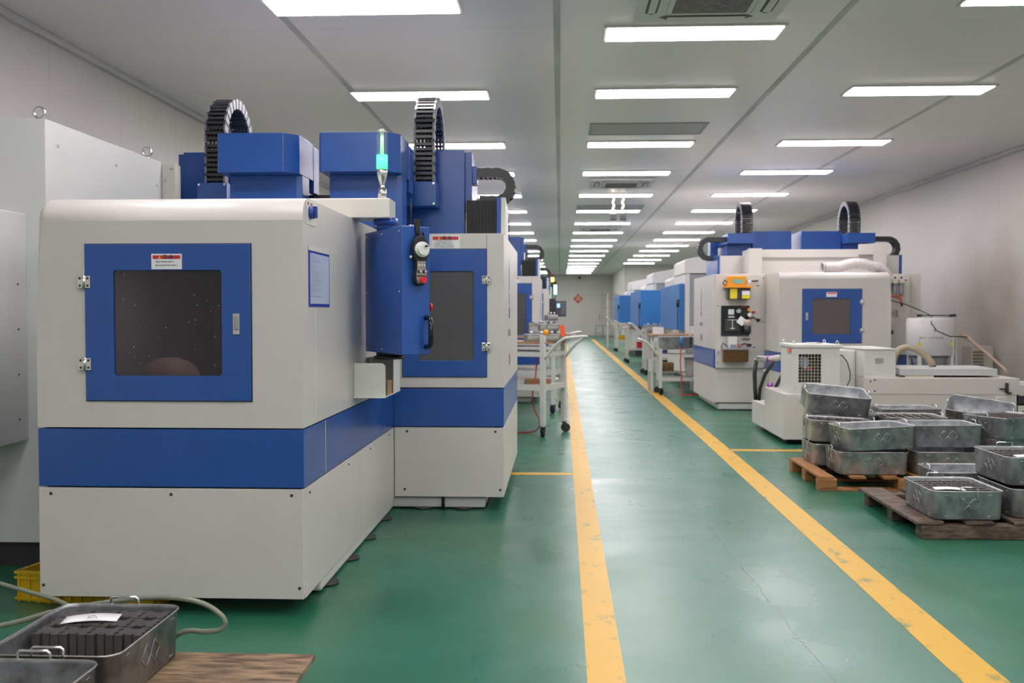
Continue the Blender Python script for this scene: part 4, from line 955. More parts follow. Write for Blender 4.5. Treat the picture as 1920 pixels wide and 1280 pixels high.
MB().tube([(4.36, 11.06, .98), (4.39, 10.9, .93), (4.40, 10.5, .80), (4.35, 9.95, .66), (4.30, 9.8, .63)], [.03, .022, .018, .018, .018], 12).build('hose_run', mat('rusty_beige', (.28, .20, .15), .5), t)
t = thing('louvred_cabinet', 'small cream cabinet with louvres by the right wall behind the tank', 'cabinet', (5.2, 12.6, 0))
box('cabinet_body', mat('old_cream', (.48, .44, .38), .5), t, 5.06, 5.32, 12.5, 12.8, 0, .80, .004)
m = MB()
for k in range(14): m.box(5.075, 5.20, 12.49, 12.5, .20+k*.04, .22+k*.04)
m.build('louvres', mat('louvre_brown', (.16, .12, .09), .6), t)
t = thing('drum_rod', 'thin black rod lying across the top of the white drum', 'rod', (4.1, 11.2, 1.16))
m = MB(); m.cyl((3.95, 11.15, 1.185), (4.32, 11.15, 1.185), .006, 8); m.cyl((3.92, 11.15, 1.184), (3.97, 11.15, 1.184), .014, 8); m.cyl((4.27, 11.15, 1.182), (4.34, 11.15, 1.188), .014, 8); m.build('rod_body', RUB, t)

# ---------------------------------------------------------------- galvanised trays
def rrect(L, W, r, z, k=5):
    out = []
    for cx, cy, t0 in ((L/2-r, W/2-r, 0), (-L/2+r, W/2-r, PI/2), (-L/2+r, -W/2+r, PI), (L/2-r, -W/2+r, 1.5*PI)):
        for i in range(k): out.append(Vector((cx+r*math.cos(t0+i*PI/2/(k-1)), cy+r*math.sin(t0+i*PI/2/(k-1)), z)))
    return out
def make_tray(oily=False):
    L, W, H, th = .48, .38, .155, .003
    t = thing('metal_tray', 'tray', 'tray', (0, 0, 0))
    m = MB(); rings = []
    for (ins, z, r) in ((.014, 0, .03), (.008, .005, .036), (.001, H-.008, .042), (-.004, H-.002, .046), (-.003, H, .046), (th, H-.002, .042), (th+.001, H-.008, .04), (.012, .009, .034), (.018, .006, .03)):
        rings.append([m.bm.verts.new(p) for p in rrect(L-2*ins, W-2*ins, r, z)])
    n = len(rings[0])
    for A, B in zip(rings, rings[1:]):
        for k in range(n):
            f = m.bm.faces.new((A[k], A[(k+1) % n], B[(k+1) % n], B[k])); f.smooth = True
    m.bm.faces.new(rings[0][::-1]); m.bm.faces.new(rings[-1])
    # embossed double diamonds: raised beads that follow the sloping wall
    e = m; e.mi = 1
    def bead(face, a, b):
        P = []
        for (u, z) in (a, b):
            off = .008 - .008*z/H
            if face == 0: P.append(Vector((u, -(W/2-off)-.0005, z)))
            if face == 1: P.append(Vector((u, (W/2-off)+.0005, z)))
            if face == 2: P.append(Vector((L/2-off+.0005, u, z)))
            if face == 3: P.append(Vector((-(L/2-off)-.0005, u, z)))
        e.tube(P, .0017, 5)
    for face in range(4):
        for c in (-.030, .030):
            w_, h_ = .034, .034; zc = .083
            q = [(c-w_, zc), (c, zc+h_), (c+w_, zc), (c, zc-h_)]
            for i in range(4): bead(face, q[i], q[(i+1) % 4])
    for sx in (-1, 1):
        for face in (0, 1):
            for z in (.018, .135):
                bead(face, (sx*.175, z), (sx*.15, z))
        for face in (2, 3):
            for z in (.018, .135): bead(face, (sx*.125, z), (sx*.10, z))
    pan = m.build('pan', [ZINCD if oily else ZINC, STEEL if not oily else ZINC], t)
    MB().tube([p for p in rrect(L+.006, W+.006, .048, H-.001)], .0026, 6, closed=True).build('rolled_rim', STEEL, pan)
    for s in (-1, 1):
        x = s*(L/2+.003)
        m = MB(); m.tube([(x-s*.002, -.045, .10), (x+s*.002, -.045, .155), (x, -.045, .172), (x, -.039, .178), (x, .039, .178), (x, .045, .172), (x+s*.002, .045, .155), (x-s*.002, .045, .10)], .004, 8); m.build('handle', CHROME, t)
    return t
TG = 'galvanised steel trays'
tp = make_tray(); used = [False]
def tray(x, y, z, rz, lab, tx=0, ty=0, mirror=False):
    c = copy_tree(tp); c.location = (x, y, z); c.rotation_euler = (math.radians(tx), math.radians(ty), math.radians(rz)); c['label'] = lab; c['category'] = 'tray'; c['group'] = TG
    return c
# machined blocks
def make_block():
    m = MB(); h = .125
    pts = [(-.038, -.020), (-.016, -.020), (-.014, -.012), (.014, -.012), (.016, -.020), (.038, -.020), (.038, -.012), (.034, -.012), (.034, -.006), (.038, -.006), (.038, .004), (.034, .004), (.034, .010), (.038, .010), (.038, .020), (.016, .020), (.014, .012), (-.014, .012), (-.016, .020), (-.038, .020), (-.038, .010), (-.034, .010), (-.034, .004), (-.038, .004), (-.038, -.006), (-.034, -.006), (-.034, -.012), (-.038, -.012)]
    m.prism(pts, 'Z', 0, h)
    m.prism([(-.010, -.0165), (.010, -.0165), (.008, -.012), (-.008, -.012)], 'Z', 0, h)
    o = m.build('machined_block', BLOCK); return o
blk = make_block()
def fill(tr, nx, ny, lab, group, px=.082, py=.062, dz=.008, hz=1., tilt=0, sc=1., skip=()):
    M = world(tr)
    for i in range(nx):
        for j in range(ny):
            if (i, j) in skip: continue
            o = blk.copy(); COL.objects.link(o)
            q = M @ Vector(((j-(ny-1)/2)*py, (i-(nx-1)/2)*px, dz))
            o.location = q; o.rotation_euler = (tr.rotation_euler[0], tr.rotation_euler[1], tr.rotation_euler[2]+PI/2)
            o.scale = (sc, sc, hz)
            tag(o, lab, 'machined part', group)
def slip(x, y, z, rz, L, W, lab, tx=0, ty=0, wr=None):
    t = thing('paper_slip', lab, 'paper', (x, y, z)); t.rotation_euler = (0, 0, math.radians(rz))
    m = MB(); n = 10; vs = []
    for k in range(n+1):
        u = k/n-.5; b = .006*math.sin(k/n*PI)
        vs.append([m.bm.verts.new((u*L, s*W/2, b+(.0006 if q else 0))) for s, q in ((-1, 0), (1, 0), (1, 1), (-1, 1))])
    for A, B in zip(vs, vs[1:]):
        for a in range(4): m.bm.faces.new((A[a], B[a], B[(a+1) % 4], A[(a+1) % 4])).smooth = True
    m.bm.faces.new(vs[0]); m.bm.faces.new(vs[-1][::-1])
    m.build('sheet', PAPER, t, world_=False)
    t.rotation_euler = (math.radians(tx), math.radians(ty), math.radians(rz))
    if wr:
        for k, s in enumerate(wr):
            mm = MB(); merge_text(mm, s, .013, (-.0+.005*k, .006-.017*k, .0075), Matrix.Identity(3)); mm.build('handwriting', INKG, t, world_=False)
    return t
# -- pallets
def pallet(name, lab, x0, x1, y0, y1, h, mt, n=5, rz=0.):
    cx, cy = (x0+x1)/2, (y0+y1)/2
    t = thing(name, lab, 'pallet', (cx, cy, 0)); a, b = (x1-x0)/2, (y1-y0)/2
    for k in range(3):
        y = cy-b+.05+k*(2*b-.1)/2
        for j in range(3):
            x = cx-a+.06+j*(2*a-.12)/2
            MB().box(x-.06, x+.06, y-.05, y+.05, .014, h-.018, .004).build('block', mt, t)
        MB().box(cx-a, cx+a, y-.05, y+.05, 0, .014, .003).build('bottom_board', mt, t)
    for k in range(n):
        x = cx-a+.05+k*(2*a-.1)/(n-1)
        MB().box(x-.05, x+.05, cy-b, cy+b, h-.018, h, .003).build('top_board', mt, t)
    t.rotation_euler = (0, 0, rz)
    return t
pallet('wooden_pallet', 'orange pine pallet carrying the left stacks of grey trays', 1.77, 2.95, 6.86, 7.75, .10, WOODO, 6)
pallet('wooden_pallet', 'hidden rear pallet below the trays nearest the long tank', 2.45, 3.75, 7.78, 8.7, .10, WOODO, 6)
t = thing('wooden_pallet', 'dark oily wooden pallet nearest the camera, carrying the front trays', 'pallet', (2.5, 5.9, 0))
for y in (5.46, 5.93, 6.38): MB().box(1.94, 3.2, y-.045, y+.045, 0, .078, .006).build('runner', WOODD, t)
for k, (x, rz) in enumerate(((1.985, .02), (2.25, 0), (2.5, 0), (2.8, 0), (3.1, 0))):
    MB().box(x-.075, x+.075, 5.41, 6.44, .079, .10, .005).build('top_board', WOODD, t)
# -- stacks
Z0 = .103
tray(2.155, 7.11, Z0, 0, 'grey tray at the bottom of the front left stack on the orange pallet')
T2 = tray(2.19, 7.10, Z0+.172, 7, 'grey tray sitting crooked on top of the front left stack', ty=-2)
tray(2.09, 7.53, Z0, 2, 'grey tray at the bottom of the rear left stack, half hidden')
T4 = tray(2.075, 7.52, Z0+.165, -3, 'grey tray full of machined parts in the rear left stack, under the tipped empty tray', ty=2.5)
for zz in (0, .137, .274): tray(2.20, 7.95, zz, 0, 'hidden grey tray nested on the floor behind the rear left stack, %s' % {0: 'lowest', .137: 'middle', .274: 'highest'}[zz])
T5 = tray(2.15, 7.93, Z0+.350, -4, 'empty grey tray tipped on top of the rear left stack', ty=5, tx=9)
T7 = tray(2.69, 7.13, Z0, 0, 'grey tray in the shadow at the bottom of the middle front stack')
T6 = tray(2.715, 7.27, Z0+.170, 0, 'clean grey tray with bright double diamond marks on the middle front stack')
tray(2.74, 8.02, Z0, 0, 'hidden grey tray below the middle rear tray full of parts')
T8 = tray(2.70, 7.84, Z0+.162, 0, 'grey tray full of parts right behind the bright diamond tray')
tray(2.86, 8.46, Z0, 0, 'hidden grey tray below the upper middle rear empty tray')
T9 = tray(2.86, 8.40, Z0+.175, 0, 'empty grey tray behind the parts tray, in the middle back')
tray(3.45, 8.30, Z0, 0, 'hidden grey tray below the tipped back right tray')
T10 = tray(3.40, 8.25, Z0+.21, -28, 'dark empty grey tray tipped over at the back right', ty=7, tx=15)
tray(3.25, 7.45, 0, 20, 'hidden grey tray on the floor at the bottom of the right stack')
tray(3.25, 7.45, .16, 20, 'grey tray in the middle of the right stack, under the one with parts')
T11 = tray(3.25, 7.42, .322, 35, 'grey tray with parts at the right, its handle standing up against the tank') if False else None
T11 = tray(3.245, 7.40, .318, 28, 'grey tray with parts at the right picture edge, handle standing up behind')
T13 = tray(2.195, 5.67, Z0, 90, 'grey tray of parts at the front of the dark pallet, nearest of the right group')
T15 = tray(2.645, 5.74, Z0, 90, 'grey tray of parts at the right picture edge, below another tray on the dark pallet')
T14 = tray(2.645, 5.80, Z0+.165, 90, 'upper grey tray at the right picture edge on the dark pallet, with paper slip')
T12 = tray(2.51, 6.245, Z0, 0, 'dirty empty grey tray behind the nearest of the right trays')
bpy.context.view_layer.update()
fill(T4, 4, 6, 'dark machined metal block standing in the tray of the rear left stack', 'machined blocks in the rear left tray', hz=1.12, py=.068)
fill(T8, 4, 6, 'dark machined metal block standing in the middle rear tray', 'machined blocks in the middle rear tray', hz=1.15, py=.068)
fill(T11, 4, 6, 'dark machined metal block in the tray at the right picture edge', 'machined blocks in the right tray', hz=1.12, py=.068)
fill(T13, 4, 6, 'dark machined metal block in the nearest tray on the dark pallet', 'machined blocks in the nearest right tray', hz=1.08, py=.068)
fill(T14, 4, 6, 'dark machined metal block in the top tray at the right edge of the dark pallet', 'machined blocks in the top right tray', hz=1.08, py=.068)
fill(T15, 4, 6, 'dark machined metal block in the lower tray at the right edge of the dark pallet', 'machined blocks in the lower right tray', hz=1.08, py=.068)
slip(2.14, 5.56, Z0+.145, -10, .16, .09, 'white paper slip on the parts in the nearest tray of the dark pallet')
slip(2.64, 5.68, Z0+.31, -10, .18, .09, 'white paper slip on the parts in the top tray at the right picture edge')

# near trays on the plywood
t = thing('plywood_pallet', 'stained brown plywood board on a low pallet at the bottom left corner', 'pallet', (-1.25, 2.5, 0))
MB().box(-1.75, -.785, 1.7, 3.14, .102, .12, .002).build('plywood_sheet', PLY, t)
for y in (1.85, 2.45, 3.05): MB().box(-1.72, -.83, y-.04, y+.04, 0, .10, .003).build('runner', WOODD, t)
to = make_tray(True)
to.location = (-1.407, 2.89, .121); to.rotation_euler = (0, 0, PI/2); tag(to, 'oily grey metal tray of machined blocks at the bottom left, wire handle upright', 'tray', 'oily trays on the plywood')
t2 = copy_tree(to); t2.location = (-1.43, 2.375, .121); t2['label'] = 'empty oily grey tray cut off by the lower left corner of the picture'
bpy.context.view_layer.update()
M = world(to)
for i in range(4):
    for j in range(3):
        o = blk.copy(); COL.objects.link(o); o.location = M @ Vector((.012+j*.083, (-.127+i*.0835), .0085)); o.rotation_euler = (0, 0, 0); o.scale = (1.06, 1.9, 1.07)
        tag(o, 'dark grooved machined metal block standing in the near oily tray', 'machined part', 'machined blocks in the near oily tray')
slip(-1.455, 3.005, .266, 12, .165, .075, 'folded white paper slip lying on the blocks in the near oily tray', wr=('2.75', 'SK-12'))
# yellow crate
t = thing('plastic_crate', 'yellow ribbed plastic crate on the floor under the nearest machine', 'crate', (-1.95, 4.2, 0), rz=math.radians(-11))
def W_(m, nm, mt, par): return m.build(nm, mt, par, world_=False)
m = MB(); L, W, H = .62, .36, .128
m.box(-L/2, L/2, -W/2, W/2, .0, .012); 
for s in (-1, 1): m.box(-L/2, L/2, s*W/2-.006, s*W/2+.006, 0, H); m.box(s*L/2-.006, s*L/2+.006, -W/2, W/2, 0, H)
W_(m, 'crate_walls', YEL, t)
m = MB()
for z in (.012, .100, .122):
    for s in (-1, 1): m.box(-L/2-.012, L/2+.012, s*(W/2+.006)-.008, s*(W/2+.006)+.008, z-.005, z+.005); m.box(s*(L/2+.006)-.008, s*(L/2+.006)+.008, -W/2, W/2, z-.005, z+.005)
for k in range(13):
    x = -L/2+.01+k*(L-.02)/12
    for s in (-1, 1): m.box(x-.004, x+.004, s*(W/2+.006)-.008, s*(W/2+.006)+.008, 0, H)
for k in range(7):
    y = -W/2+.01+k*(W-.02)/6
    for s in (-1, 1): m.box(s*(L/2+.006)-.008, s*(L/2+.006)+.008, y-.004, y+.004, 0, H)
W_(m, 'crate_ribs', YEL, t)
t = thing('clear_hose', 'milky green clear hose looping over the floor behind the near oily tray', 'hose', (-1.6, 3.4, 0))
def smooth(pts, n=6):
    P = [Vector(p) for p in pts]; out = []
    for i in range(len(P)-1):
        p0, p1, p2, p3 = P[max(i-1, 0)], P[i], P[i+1], P[min(i+2, len(P)-1)]
        for k in range(n):
            u = k/n; out.append(.5*((2*p1)+(p2-p0)*u+(2*p0-5*p1+4*p2-p3)*u*u+(3*p1-p0-3*p2+p3)*u**3))
    return out+[P[-1]]
m = MB(); m.tube(smooth([(-2.9, 3.0, .01), (-2.5, 3.05, .02), (-2.2, 3.08, .10), (-1.95, 3.12, .18), (-1.80, 3.15, .20), (-1.66, 3.18, .235), (-1.50, 3.19, .262), (-1.36, 3.20, .278), (-1.25, 3.20, .277), (-1.17, 3.20, .26), (-1.115, 3.20, .225), (-1.10, 3.20, .195), (-1.12, 3.20, .174), (-1.165, 3.20, .168), (-1.26, 3.21, .155), (-1.4, 3.25, .02)]), .0085, 10)
m.tube(smooth([(-2.75, 4.61, .30), (-2.72, 4.35, .31), (-2.6, 4.0, .28), (-2.45, 3.85, .22), (-2.25, 3.82, .155), (-2.10, 3.80, .12), (-1.95, 3.78, .085), (-1.8, 3.72, .03), (-1.6, 3.55, .012), (-1.4, 3.25, .02)]), .0085, 10)
m.build('hose_run', HOSEC, t)

# ---------------------------------------------------------------- trolleys
def caster(m, x, y, z, a=0.):
    ca, sa = math.cos(a), math.sin(a)
    m.mi = 1; m.box(x-.035, x+.035, y-.035, y+.035, z-.006, z)
    m.mi = 2
    for s in (-1, 1): m.bar((x-sa*.02*s, y+ca*.02*s, z-.006), (x-sa*.02*s+ca*.02, y+ca*.02*s+sa*.02, .045), .006, .03)
    m.mi = 0; m.cyl((x+ca*.02-sa*(-.015), y+sa*.02+ca*(-.015), .046), (x+ca*.02-sa*.015, y+sa*.02+ca*.015, .046), .046, 18)
def trolley(lab, x, y, rz, L=.85, W=.5, top=.83, shelf=.50, hz=.975, hx=.26, post_top=.99, flip=False, woodtop=True, hfrom=.77):
    """origin at the handle end, near post; body runs towards local -x, depth towards +y"""
    t = thing('trolley', lab, 'trolley', (0, 0, 0), group='white steel workshop trolleys')
    for px in (0, -L):
        for py in (0, W):
            MB().box(px-.024, px+.024, py-.024, py+.024, .11, post_top, .004).build('leg', CARTW, t)
            m = MB(); caster(m, px, py, .11, .6 if py else 2.2); m.build('caster', [RUB, STEEL, DARKM], t)
    m = MB()
    for z in (top, ):
        for py in (0, W): m.box(-L, 0, py-.018, py+.018, z-.045, z)
        for px in (0, -L): m.box(px-.018, px+.018, 0, W, z-.045, z)
    m.build('top_frame', CARTW, t)
    MB().box(-L+.02, -.02, .02, W-.02, top-.012, top+.004, .002).build('top_sheet', GREYP, t)
    m = MB(); m.box(-L, .0, .0, W, shelf-.004, shelf); m.box(-L, 0, -.02, .0, shelf-.045, shelf+.01); m.box(-L, 0, W, W+.02, shelf-.045, shelf+.01); m.box(-.005, .02, 0, W, shelf-.045, shelf+.01); m.box(-L-.02, -L+.005, 0, W, shelf-.045, shelf+.01); m.build('lower_shelf', CARTW, t)
    if woodtop: MB().box(-L+.03, .03, -.01, W+.01, post_top-.085, post_top-.065, .002).build('wooden_top', WOODT, t)
    m = MB(); m.tube(smooth([(.02, 0, hfrom), (hx*.45, 0, hfrom+(hz-hfrom)*.55), (hx*.8, 0, hz-.02), (hx, .04, hz), (hx, W-.04, hz), (hx*.8, W, hz-.02), (hx*.45, W, hfrom+(hz-hfrom)*.55), (.02, W, hfrom)], 5), .015, 10); m.build('push_handle', CARTW, t)
    t.location = (x, y, 0); t.rotation_euler = (0, 0, rz)
    if flip: t.rotation_euler = (0, 0, rz+PI)
    return t
TL = trolley('white trolley with grey castings and an orange holder on the left, by the yellow line', -.165, 9.69, math.radians(-24), post_top=.995)
def loc(tr, x, y, z): return world(tr) @ Vector((x, y, z))
# things on the left trolley
def casting(x, y, z, rz, sx, sy, sz, lab, grp='grey castings on the left trolley'):
    t = thing('casting', lab, 'metal part', (x, y, z), rz=rz, group=grp)
    m = MB(); m.box(-sx/2, sx/2, -sy/2, sy/2, 0, sz, .008); m.build('cast_body', mat('cast_aluminium', (.36, .36, .37), .38, metal=.6, noise=.4, nscale=20), t, world_=False)
    m = MB()
    for k in range(3): m.cyl((-sx*.3+k*sx*.3, 0, sz), (-sx*.3+k*sx*.3, 0, sz+.025), sx*.07, 10)
    m.box(-sx*.45, sx*.45, -sy/2-.006, -sy/2, sz*.3, sz*.7, .002); m.build('boss', STEEL, t, world_=False)
    return t
for (lx, ly, dz, r, sx, sy, sz, lab) in ((-.10, .18, .93, .2, .34, .2, .075, 'large grey casting near the handle of the left trolley'), (-.52, .12, .93, .1, .30, .2, .07, 'grey casting at the back of the left trolley by the machine'), (-.04, .38, .93, .3, .26, .16, .08, 'grey casting at the far corner of the left trolley'), (-.08, .30, 1.035, .2, .20, .12, .07, 'small grey casting piled on top on the left trolley'), (-.05, .30, 1.135, .5, .12, .08, .06, 'smallest casting on the top of the pile on the left trolley')):
    p = loc(TL, lx, ly, dz); casting(p.x, p.y, p.z, r, sx, sy, sz, lab)
p = loc(TL, .0, .12, .995)
t = thing('spray_bottle', 'small yellow bottle with a thin dark nozzle standing on the corner of the left trolley', 'bottle', (p.x-.005, p.y-.08, p.z))
MB().lathe([(.022, 0), (.03, .01), (.03, .03), (.02, .05), (.006, .06)], (p.x-.02, p.y-.09, p.z), 14).build('bottle_body', ORAN, t)
MB().tube([(p.x-.02, p.y-.09, p.z+.055), (p.x-.01, p.y-.09, p.z+.09), (p.x+.01, p.y-.09, p.z+.12)], .004, 6).build('nozzle', DARKM, t)
p = loc(TL, .02, .36, .99)
t = thing('orange_holder', 'bright orange red plastic holder standing on the left trolley beside the castings', 'holder', (p.x, p.y, p.z))
MB().bar((p.x+.035, p.y-.05, p.z-.01), (p.x+.015, p.y-.05, p.z+.10), .035, .05).build('holder_body', ORED, t)
p = loc(TL, -.3, .25, .50)
t = thing('cardboard_box', 'flat brown cardboard box on the lower shelf of the left trolley', 'box', (p.x, p.y, p.z)); box('carton', CARD, t, p.x-.02, p.x+.25, p.y-.05, p.y+.2, .501, .545, .003)
t = thing('air_hose', 'thin red air hose hanging beside the near leg of the left trolley', 'hose', (-.27, 9.7, 0))
MB().tube(smooth([(-.22, 9.8, .80), (-.24, 9.8, .6), (-.27, 9.8, .4), (-.25, 9.85, .25), (-.20, 9.9, .12), (-.3, 10.0, .012), (-.8, 10.1, .012)]), .006, 8).build('hose_run', RED, t)
# second trolley behind it on the left
TL2 = trolley('white trolley behind the nearer left trolley, mostly hidden', -.08, 12.0, math.radians(-10), L=.7, top=.80)
p = loc(TL2, -.2, .2, .93); casting(p.x, p.y, p.z, .1, .3, .2, .16, 'tall grey casting on the hidden second left trolley', 'castings on the second left trolley')
# dark control console further back
t = thing('operator_console', 'dark grey operator console with a small lit blue screen beyond the left machines', 'control panel', (.0, 17.9, 0))
m = MB(); m.box(-.19, -.09, 17.6, 17.9, 1.13, 1.46, .006); m.build('arm_box', DARKM, t)
b = MB().box(-.085, .11, 17.7, 17.76, 1.14, 1.42, .006).build('console_face', mat('console_grey', (.07, .075, .085), .4), t)
box('screen', SCREEN, b, -.055, .0, 17.694, 17.70, 1.30, 1.375, 0)
m = MB()
for i in range(4):
    for j in range(5): m.box(.025+i*.018, .037+i*.018, 17.694, 17.70, 1.20+j*.04, 1.218+j*.04)
m.build('keypad', GREYP, b)
m = MB(); m.cyl((-.12, 17.75, .05), (-.12, 17.75, 1.14), .035, 14); m.cyl((-.12, 17.75, 0), (-.12, 17.75, .05), .16, 18); m.build('pedestal', CARTW, t)
for x, y, z, mt, lab in ((-.145, 19.0, 1.84, YELS, 'small signal tower with a lit yellow section beyond the left machines'), (-.09, 19.0, 1.70, GREENS, 'small signal tower with a lit green section above the dark console')):
    t = thing('signal_tower', lab, 'signal light', (x, y, 0))
    m = MB(); m.cyl((x, y, 0), (x, y, z-.14), .012, 10); m.cyl((x, y, 0), (x, y, .02), .1, 16); m.build('mast', DARKM, t)
    m = MB(); m.cyl((x, y, z-.14), (x, y, z-.04), .026, 14); m.build('lower_section', DARKM if mt is YELS else GREENS, t); MB().cyl((x, y, z-.04), (x, y, z+.04), .028, 14).build('lit_section', mt, t)
    MB().cyl((x, y, z+.04), (x, y, z+.12), .026, 14).build('red_section', mat('dark_red_lens', (.2, .01, .015), .3), t)

# right hand trolleys
TR1 = trolley('white trolley carrying two grey trays, with a red air hose, just past the right machine', 1.48, 14.75, 0, L=.72, W=.36, top=.60, shelf=.25, hz=.82, hx=.30, post_top=.68, woodtop=False, hfrom=.58)
TR1.rotation_euler = (0, 0, 0)
TR1.scale = (-1, 1, 1)
m = MB()
for yy in (14.82, 15.04): m.box(-.72, 0, yy-14.75-.015, yy-14.75+.015, .665, .685)
m.box(-.72, -.70, .05, .31, .665, .685); m.build('tray_rack', CARTW, TR1, world_=False)
tray(1.70, 14.93, .687, 0, 'bright grey tray on the nearest right trolley, beside the red hose').scale = (.92, .9, 1.1)
tray(2.16, 14.93, .687, 0, 'second grey tray on the nearest right trolley, cut off by the right machine').scale = (.92, .9, 1.1)
t = thing('air_hose', 'red air hose with a blue gun hanging down the nearest right trolley', 'hose', (1.76, 14.70, 0))
MB().tube(smooth([(1.775, 14.70, .72), (1.77, 14.70, .6), (1.765, 14.69, .45), (1.78, 14.69, .3), (1.785, 14.69, .1), (1.80, 14.68, .015), (1.95, 14.68, .012), (2.1, 14.8, .012)]), .008, 8).build('hose_run', RED, t)
MB().tube([(1.775, 14.70, .72), (1.78, 14.70, .80), (1.785, 14.70, .86)], .016, 8).build('air_gun', mat('bright_blue_plastic', (.02, .2, .65), .35), t)
#BENCH
t = thing('workbench', 'wood topped white bench behind the nearest right trolley', 'workbench', (1.75, 15.4, 0))
MB().box(1.36, 2.1, 15.18, 15.72, .86, .885, .003).build('bench_top', WOODT, t)
for x, y in ((1.40, 15.22), (2.06, 15.22), (1.40, 15.68), (2.06, 15.68)): MB().box(x-.02, x+.02, y-.02, y+.02, 0, .86, .003).build('leg', CARTW, t)
m = MB(); m.box(1.40, 2.06, 15.2, 15.7, .30, .32); m.box(1.40, 2.06, 15.2, 15.22, .78, .86); m.build('bench_frame', CARTW, t)
for x, z, w_, h_, mt, nm, lab in ((1.50, .885, .16, .10, WHITE2, 'parts_box', 'small white box of parts on the left end of the wood topped bench'), (1.76, .885, .09, .055, mat('grey_box', (.40, .38, .34), .5), 'parts_box', 'small grey square box in the middle of the wood topped bench'), (1.46, .32, .2, .16, WHITE2, 'parts_box', 'white box on the bottom shelf of the wood topped bench')):
    t = thing(nm, lab, 'box', (x, 15.3, z)); box('box_body', mt, t, x-w_/2, x+w_/2, 15.24, 15.42, z, z+h_, .004); box('box_lid', CREAM, t, x-w_/2+.01, x+w_/2-.01, 15.25, 15.41, z+h_, z+h_+.008, 0)
t = thing('cardboard_box', 'brown carton hanging low at the left of the nearest right trolley', 'box', (1.55, 16.0, 0)); box('carton', CARD, t, 1.42, 1.66, 16.1, 16.35, 0, .15, .004) if False else box('carton', CARD, t, 1.56, 1.74, 15.3, 15.5, .321, .45, .004)
t['label'] = 'brown carton on the bottom shelf of the wood topped bench'
t = thing('white_bucket', 'pale round bucket on the floor under the nearest right trolley', 'bucket', (1.95, 15.5, 0))
MB().lathe([(.12, .0), (.14, .25), (.145, .29), (.13, .29), (.11, .02)], (1.84, 15.02, .255) if False else (2.0, 15.0, .255), 20).build('bucket_wall', TRIMW, t)
TR2 = trolley('white trolley with a raised push handle, second along the right side of the aisle', 1.66, 19.4, 0, L=.75, W=.5, top=.80, post_top=.90, shelf=.35, hz=1.0, hx=.30, hfrom=.72); TR2.scale = (-1, 1, 1)
TR3 = trolley('small far white trolley, third along the right side of the aisle', 1.62, 24.0, 0, L=.75, W=.5, top=.80, post_top=.90, shelf=.35, hz=1.0, hx=.30, hfrom=.72); TR3.scale = (-1, 1, 1)
TR4 = trolley('farthest white trolley on the right near the end wall', 1.75, 31.0, 0, L=.75, W=.5, top=.80, post_top=.90, shelf=.35, hz=1.05, hx=.30, hfrom=.72); TR4.scale = (-1, 1, 1)
casting(1.85, 19.6, .836, 0, .4, .25, .14, 'grey casting on the second right trolley', 'castings on the right trolleys')
casting(1.90, 24.2, .836, 0, .4, .25, .14, 'grey casting on the third right trolley', 'castings on the right trolleys')
for x, y, z, mt, nm, lab in ((1.86, 19.6, .352, CARD, 'cardboard_box', 'brown carton on the shelf of the second right trolley'), (2.1, 19.6, .352, mat('navy_plastic', (.03, .04, .22), .5), 'plastic_bin', 'navy blue bin on the shelf of the second right trolley'), (1.93, 31.2, .352, YEL, 'plastic_bin', 'yellow bin on the shelf of the farthest right trolley'), (1.95, 24.2, .352, RED, 'plastic_bin', 'red bin on the shelf of the third right trolley')):
    t = thing(nm, lab, 'box' if 'card' in nm else 'bin', (x, y, z)); box('bin_body' if 'bin' in nm else 'carton', mt, t, x-.1, x+.1, y-.12, y+.12, z, z+.15, .006); box('rim' if 'bin' in nm else 'flap', mt, t, x-.105, x+.105, y-.125, y+.125, z+.15, z+.158, .002)

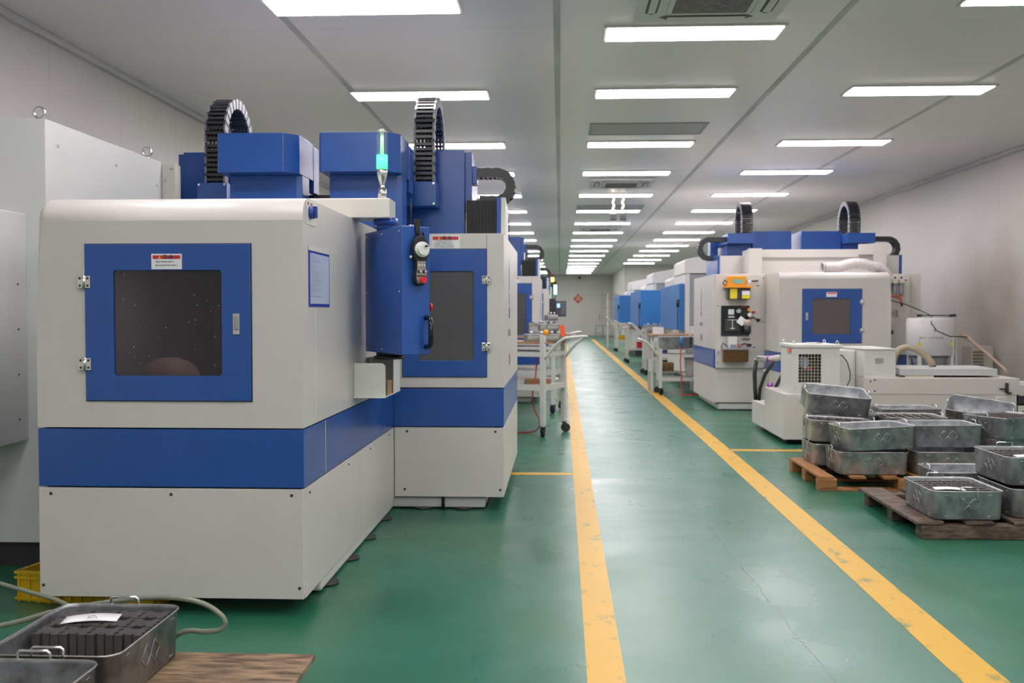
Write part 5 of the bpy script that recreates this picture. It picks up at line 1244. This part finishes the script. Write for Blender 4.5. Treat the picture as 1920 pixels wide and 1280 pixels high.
# ---------------------------------------------------------------- far machines on the right
def turning(lab, X, Y, blue):
    t = thing('machining_center', lab, 'machine', (X+.7, Y+1.5, 0), group='white machines with sky blue covers')
    MB().box(X, X+2.2, Y, Y+2.6, 1.0, 1.82, .01).build('upper_housing', GREYP, t)
    MB().box(X-.005, X+.06, Y-.01, Y+2.6, .2, 1.83, .005).build('side_housing', WHITE2, t)
    MB().box(X+.06, X+2.2, Y, Y+2.6, .2, 1.0, .01).build('lower_housing', WHITE2, t)
    MB().box(X+.1, X+2.1, Y+.1, Y+2.5, 0, .2).build('base', DARKM, t)
    m = MB(); m.prism([(X-.02, 1.83), (X+2.2, 1.83), (X+2.2, 2.14), (X+.45, 2.14), (X+.02, 2.06), (X-.02, 2.03)], 'Y', Y-.02, Y+1.5); m.build('top_hood', mat('hood_white', (.70, .68, .66), .45), t, bev=.01)
    m = MB(); m.prism([(X-.06, .9), (X+.9, .9), (X+.9, 1.75), (X+.2, 1.90), (X-.06, 1.80)], 'Y', Y+1.6, Y+2.6); m.build('rear_hood', mat('hood_white', (.70, .68, .66), .45), t, bev=.03)
    m = MB(); m.prism(blue, 'Z', .93, 1.675); cv = m.build('blue_cover', BLUE2, t, bev=.006)
    x0, y0 = blue[0]
    MB().bar((X-.03, Y+.35, 1.40), (X-.03, Y+.35, 1.46), .02, .03).build('latch', DARKM, t)
    m = MB(); m.cyl((x0-.02, y0+.02, 1.3), (x0-.02, y0+.02, 1.42), .025, 8); m.tube(smooth([(x0-.02, y0+.02, 1.3), (x0-.02, y0+.02, .9), (x0+.02, y0-.02, .62), (x0+.08, y0-.02, .9)]), .008, 6); m.build('pendant_cord', BLACK, t)
    return t
turning('white and grey machine with a tall sky blue side cover, first behind the right machine', 1.985, 15.85, [(1.90, 16.0), (1.975, 15.98), (1.975, 19.0), (1.90, 18.95)])
turning('white machine with a wide sky blue front cover, second behind the right machine', 1.985, 21.3, [(1.66, 20.7), (2.10, 20.7), (2.10, 21.27), (1.975, 21.3), (1.975, 23.6), (1.66, 23.6)])
turning('smallest far white machine with a sky blue cover, before the end wall on the right', 1.985, 27.6, [(1.60, 27.0), (2.08, 27.0), (2.08, 27.55), (1.975, 27.6), (1.975, 29.6), (1.60, 29.6)])
t = thing('tool_rack', 'pale narrow rack with small shelves beyond the last blue cover', 'rack', (1.75, 34, 0))
m = MB()
for x in (1.62, 1.98):
    for y in (34.0, 34.4): m.box(x-.02, x+.02, y-.02, y+.02, 0, 1.85)
m.build('rack_frame', TRIMW, t)
for z in (.3, .75, 1.0, 1.35, 1.65, 1.8): MB().box(1.5, 2.0, 34.0, 34.4, z, z+.03).build('shelf', mat('rack_shelf_brown', (.30, .22, .18), .5), t)
# prototypes that are not needed any more
for o in kids(tp):
    for c in kids(o): bpy.data.objects.remove(c)
    bpy.data.objects.remove(o)
bpy.data.objects.remove(tp); bpy.data.objects.remove(blk)
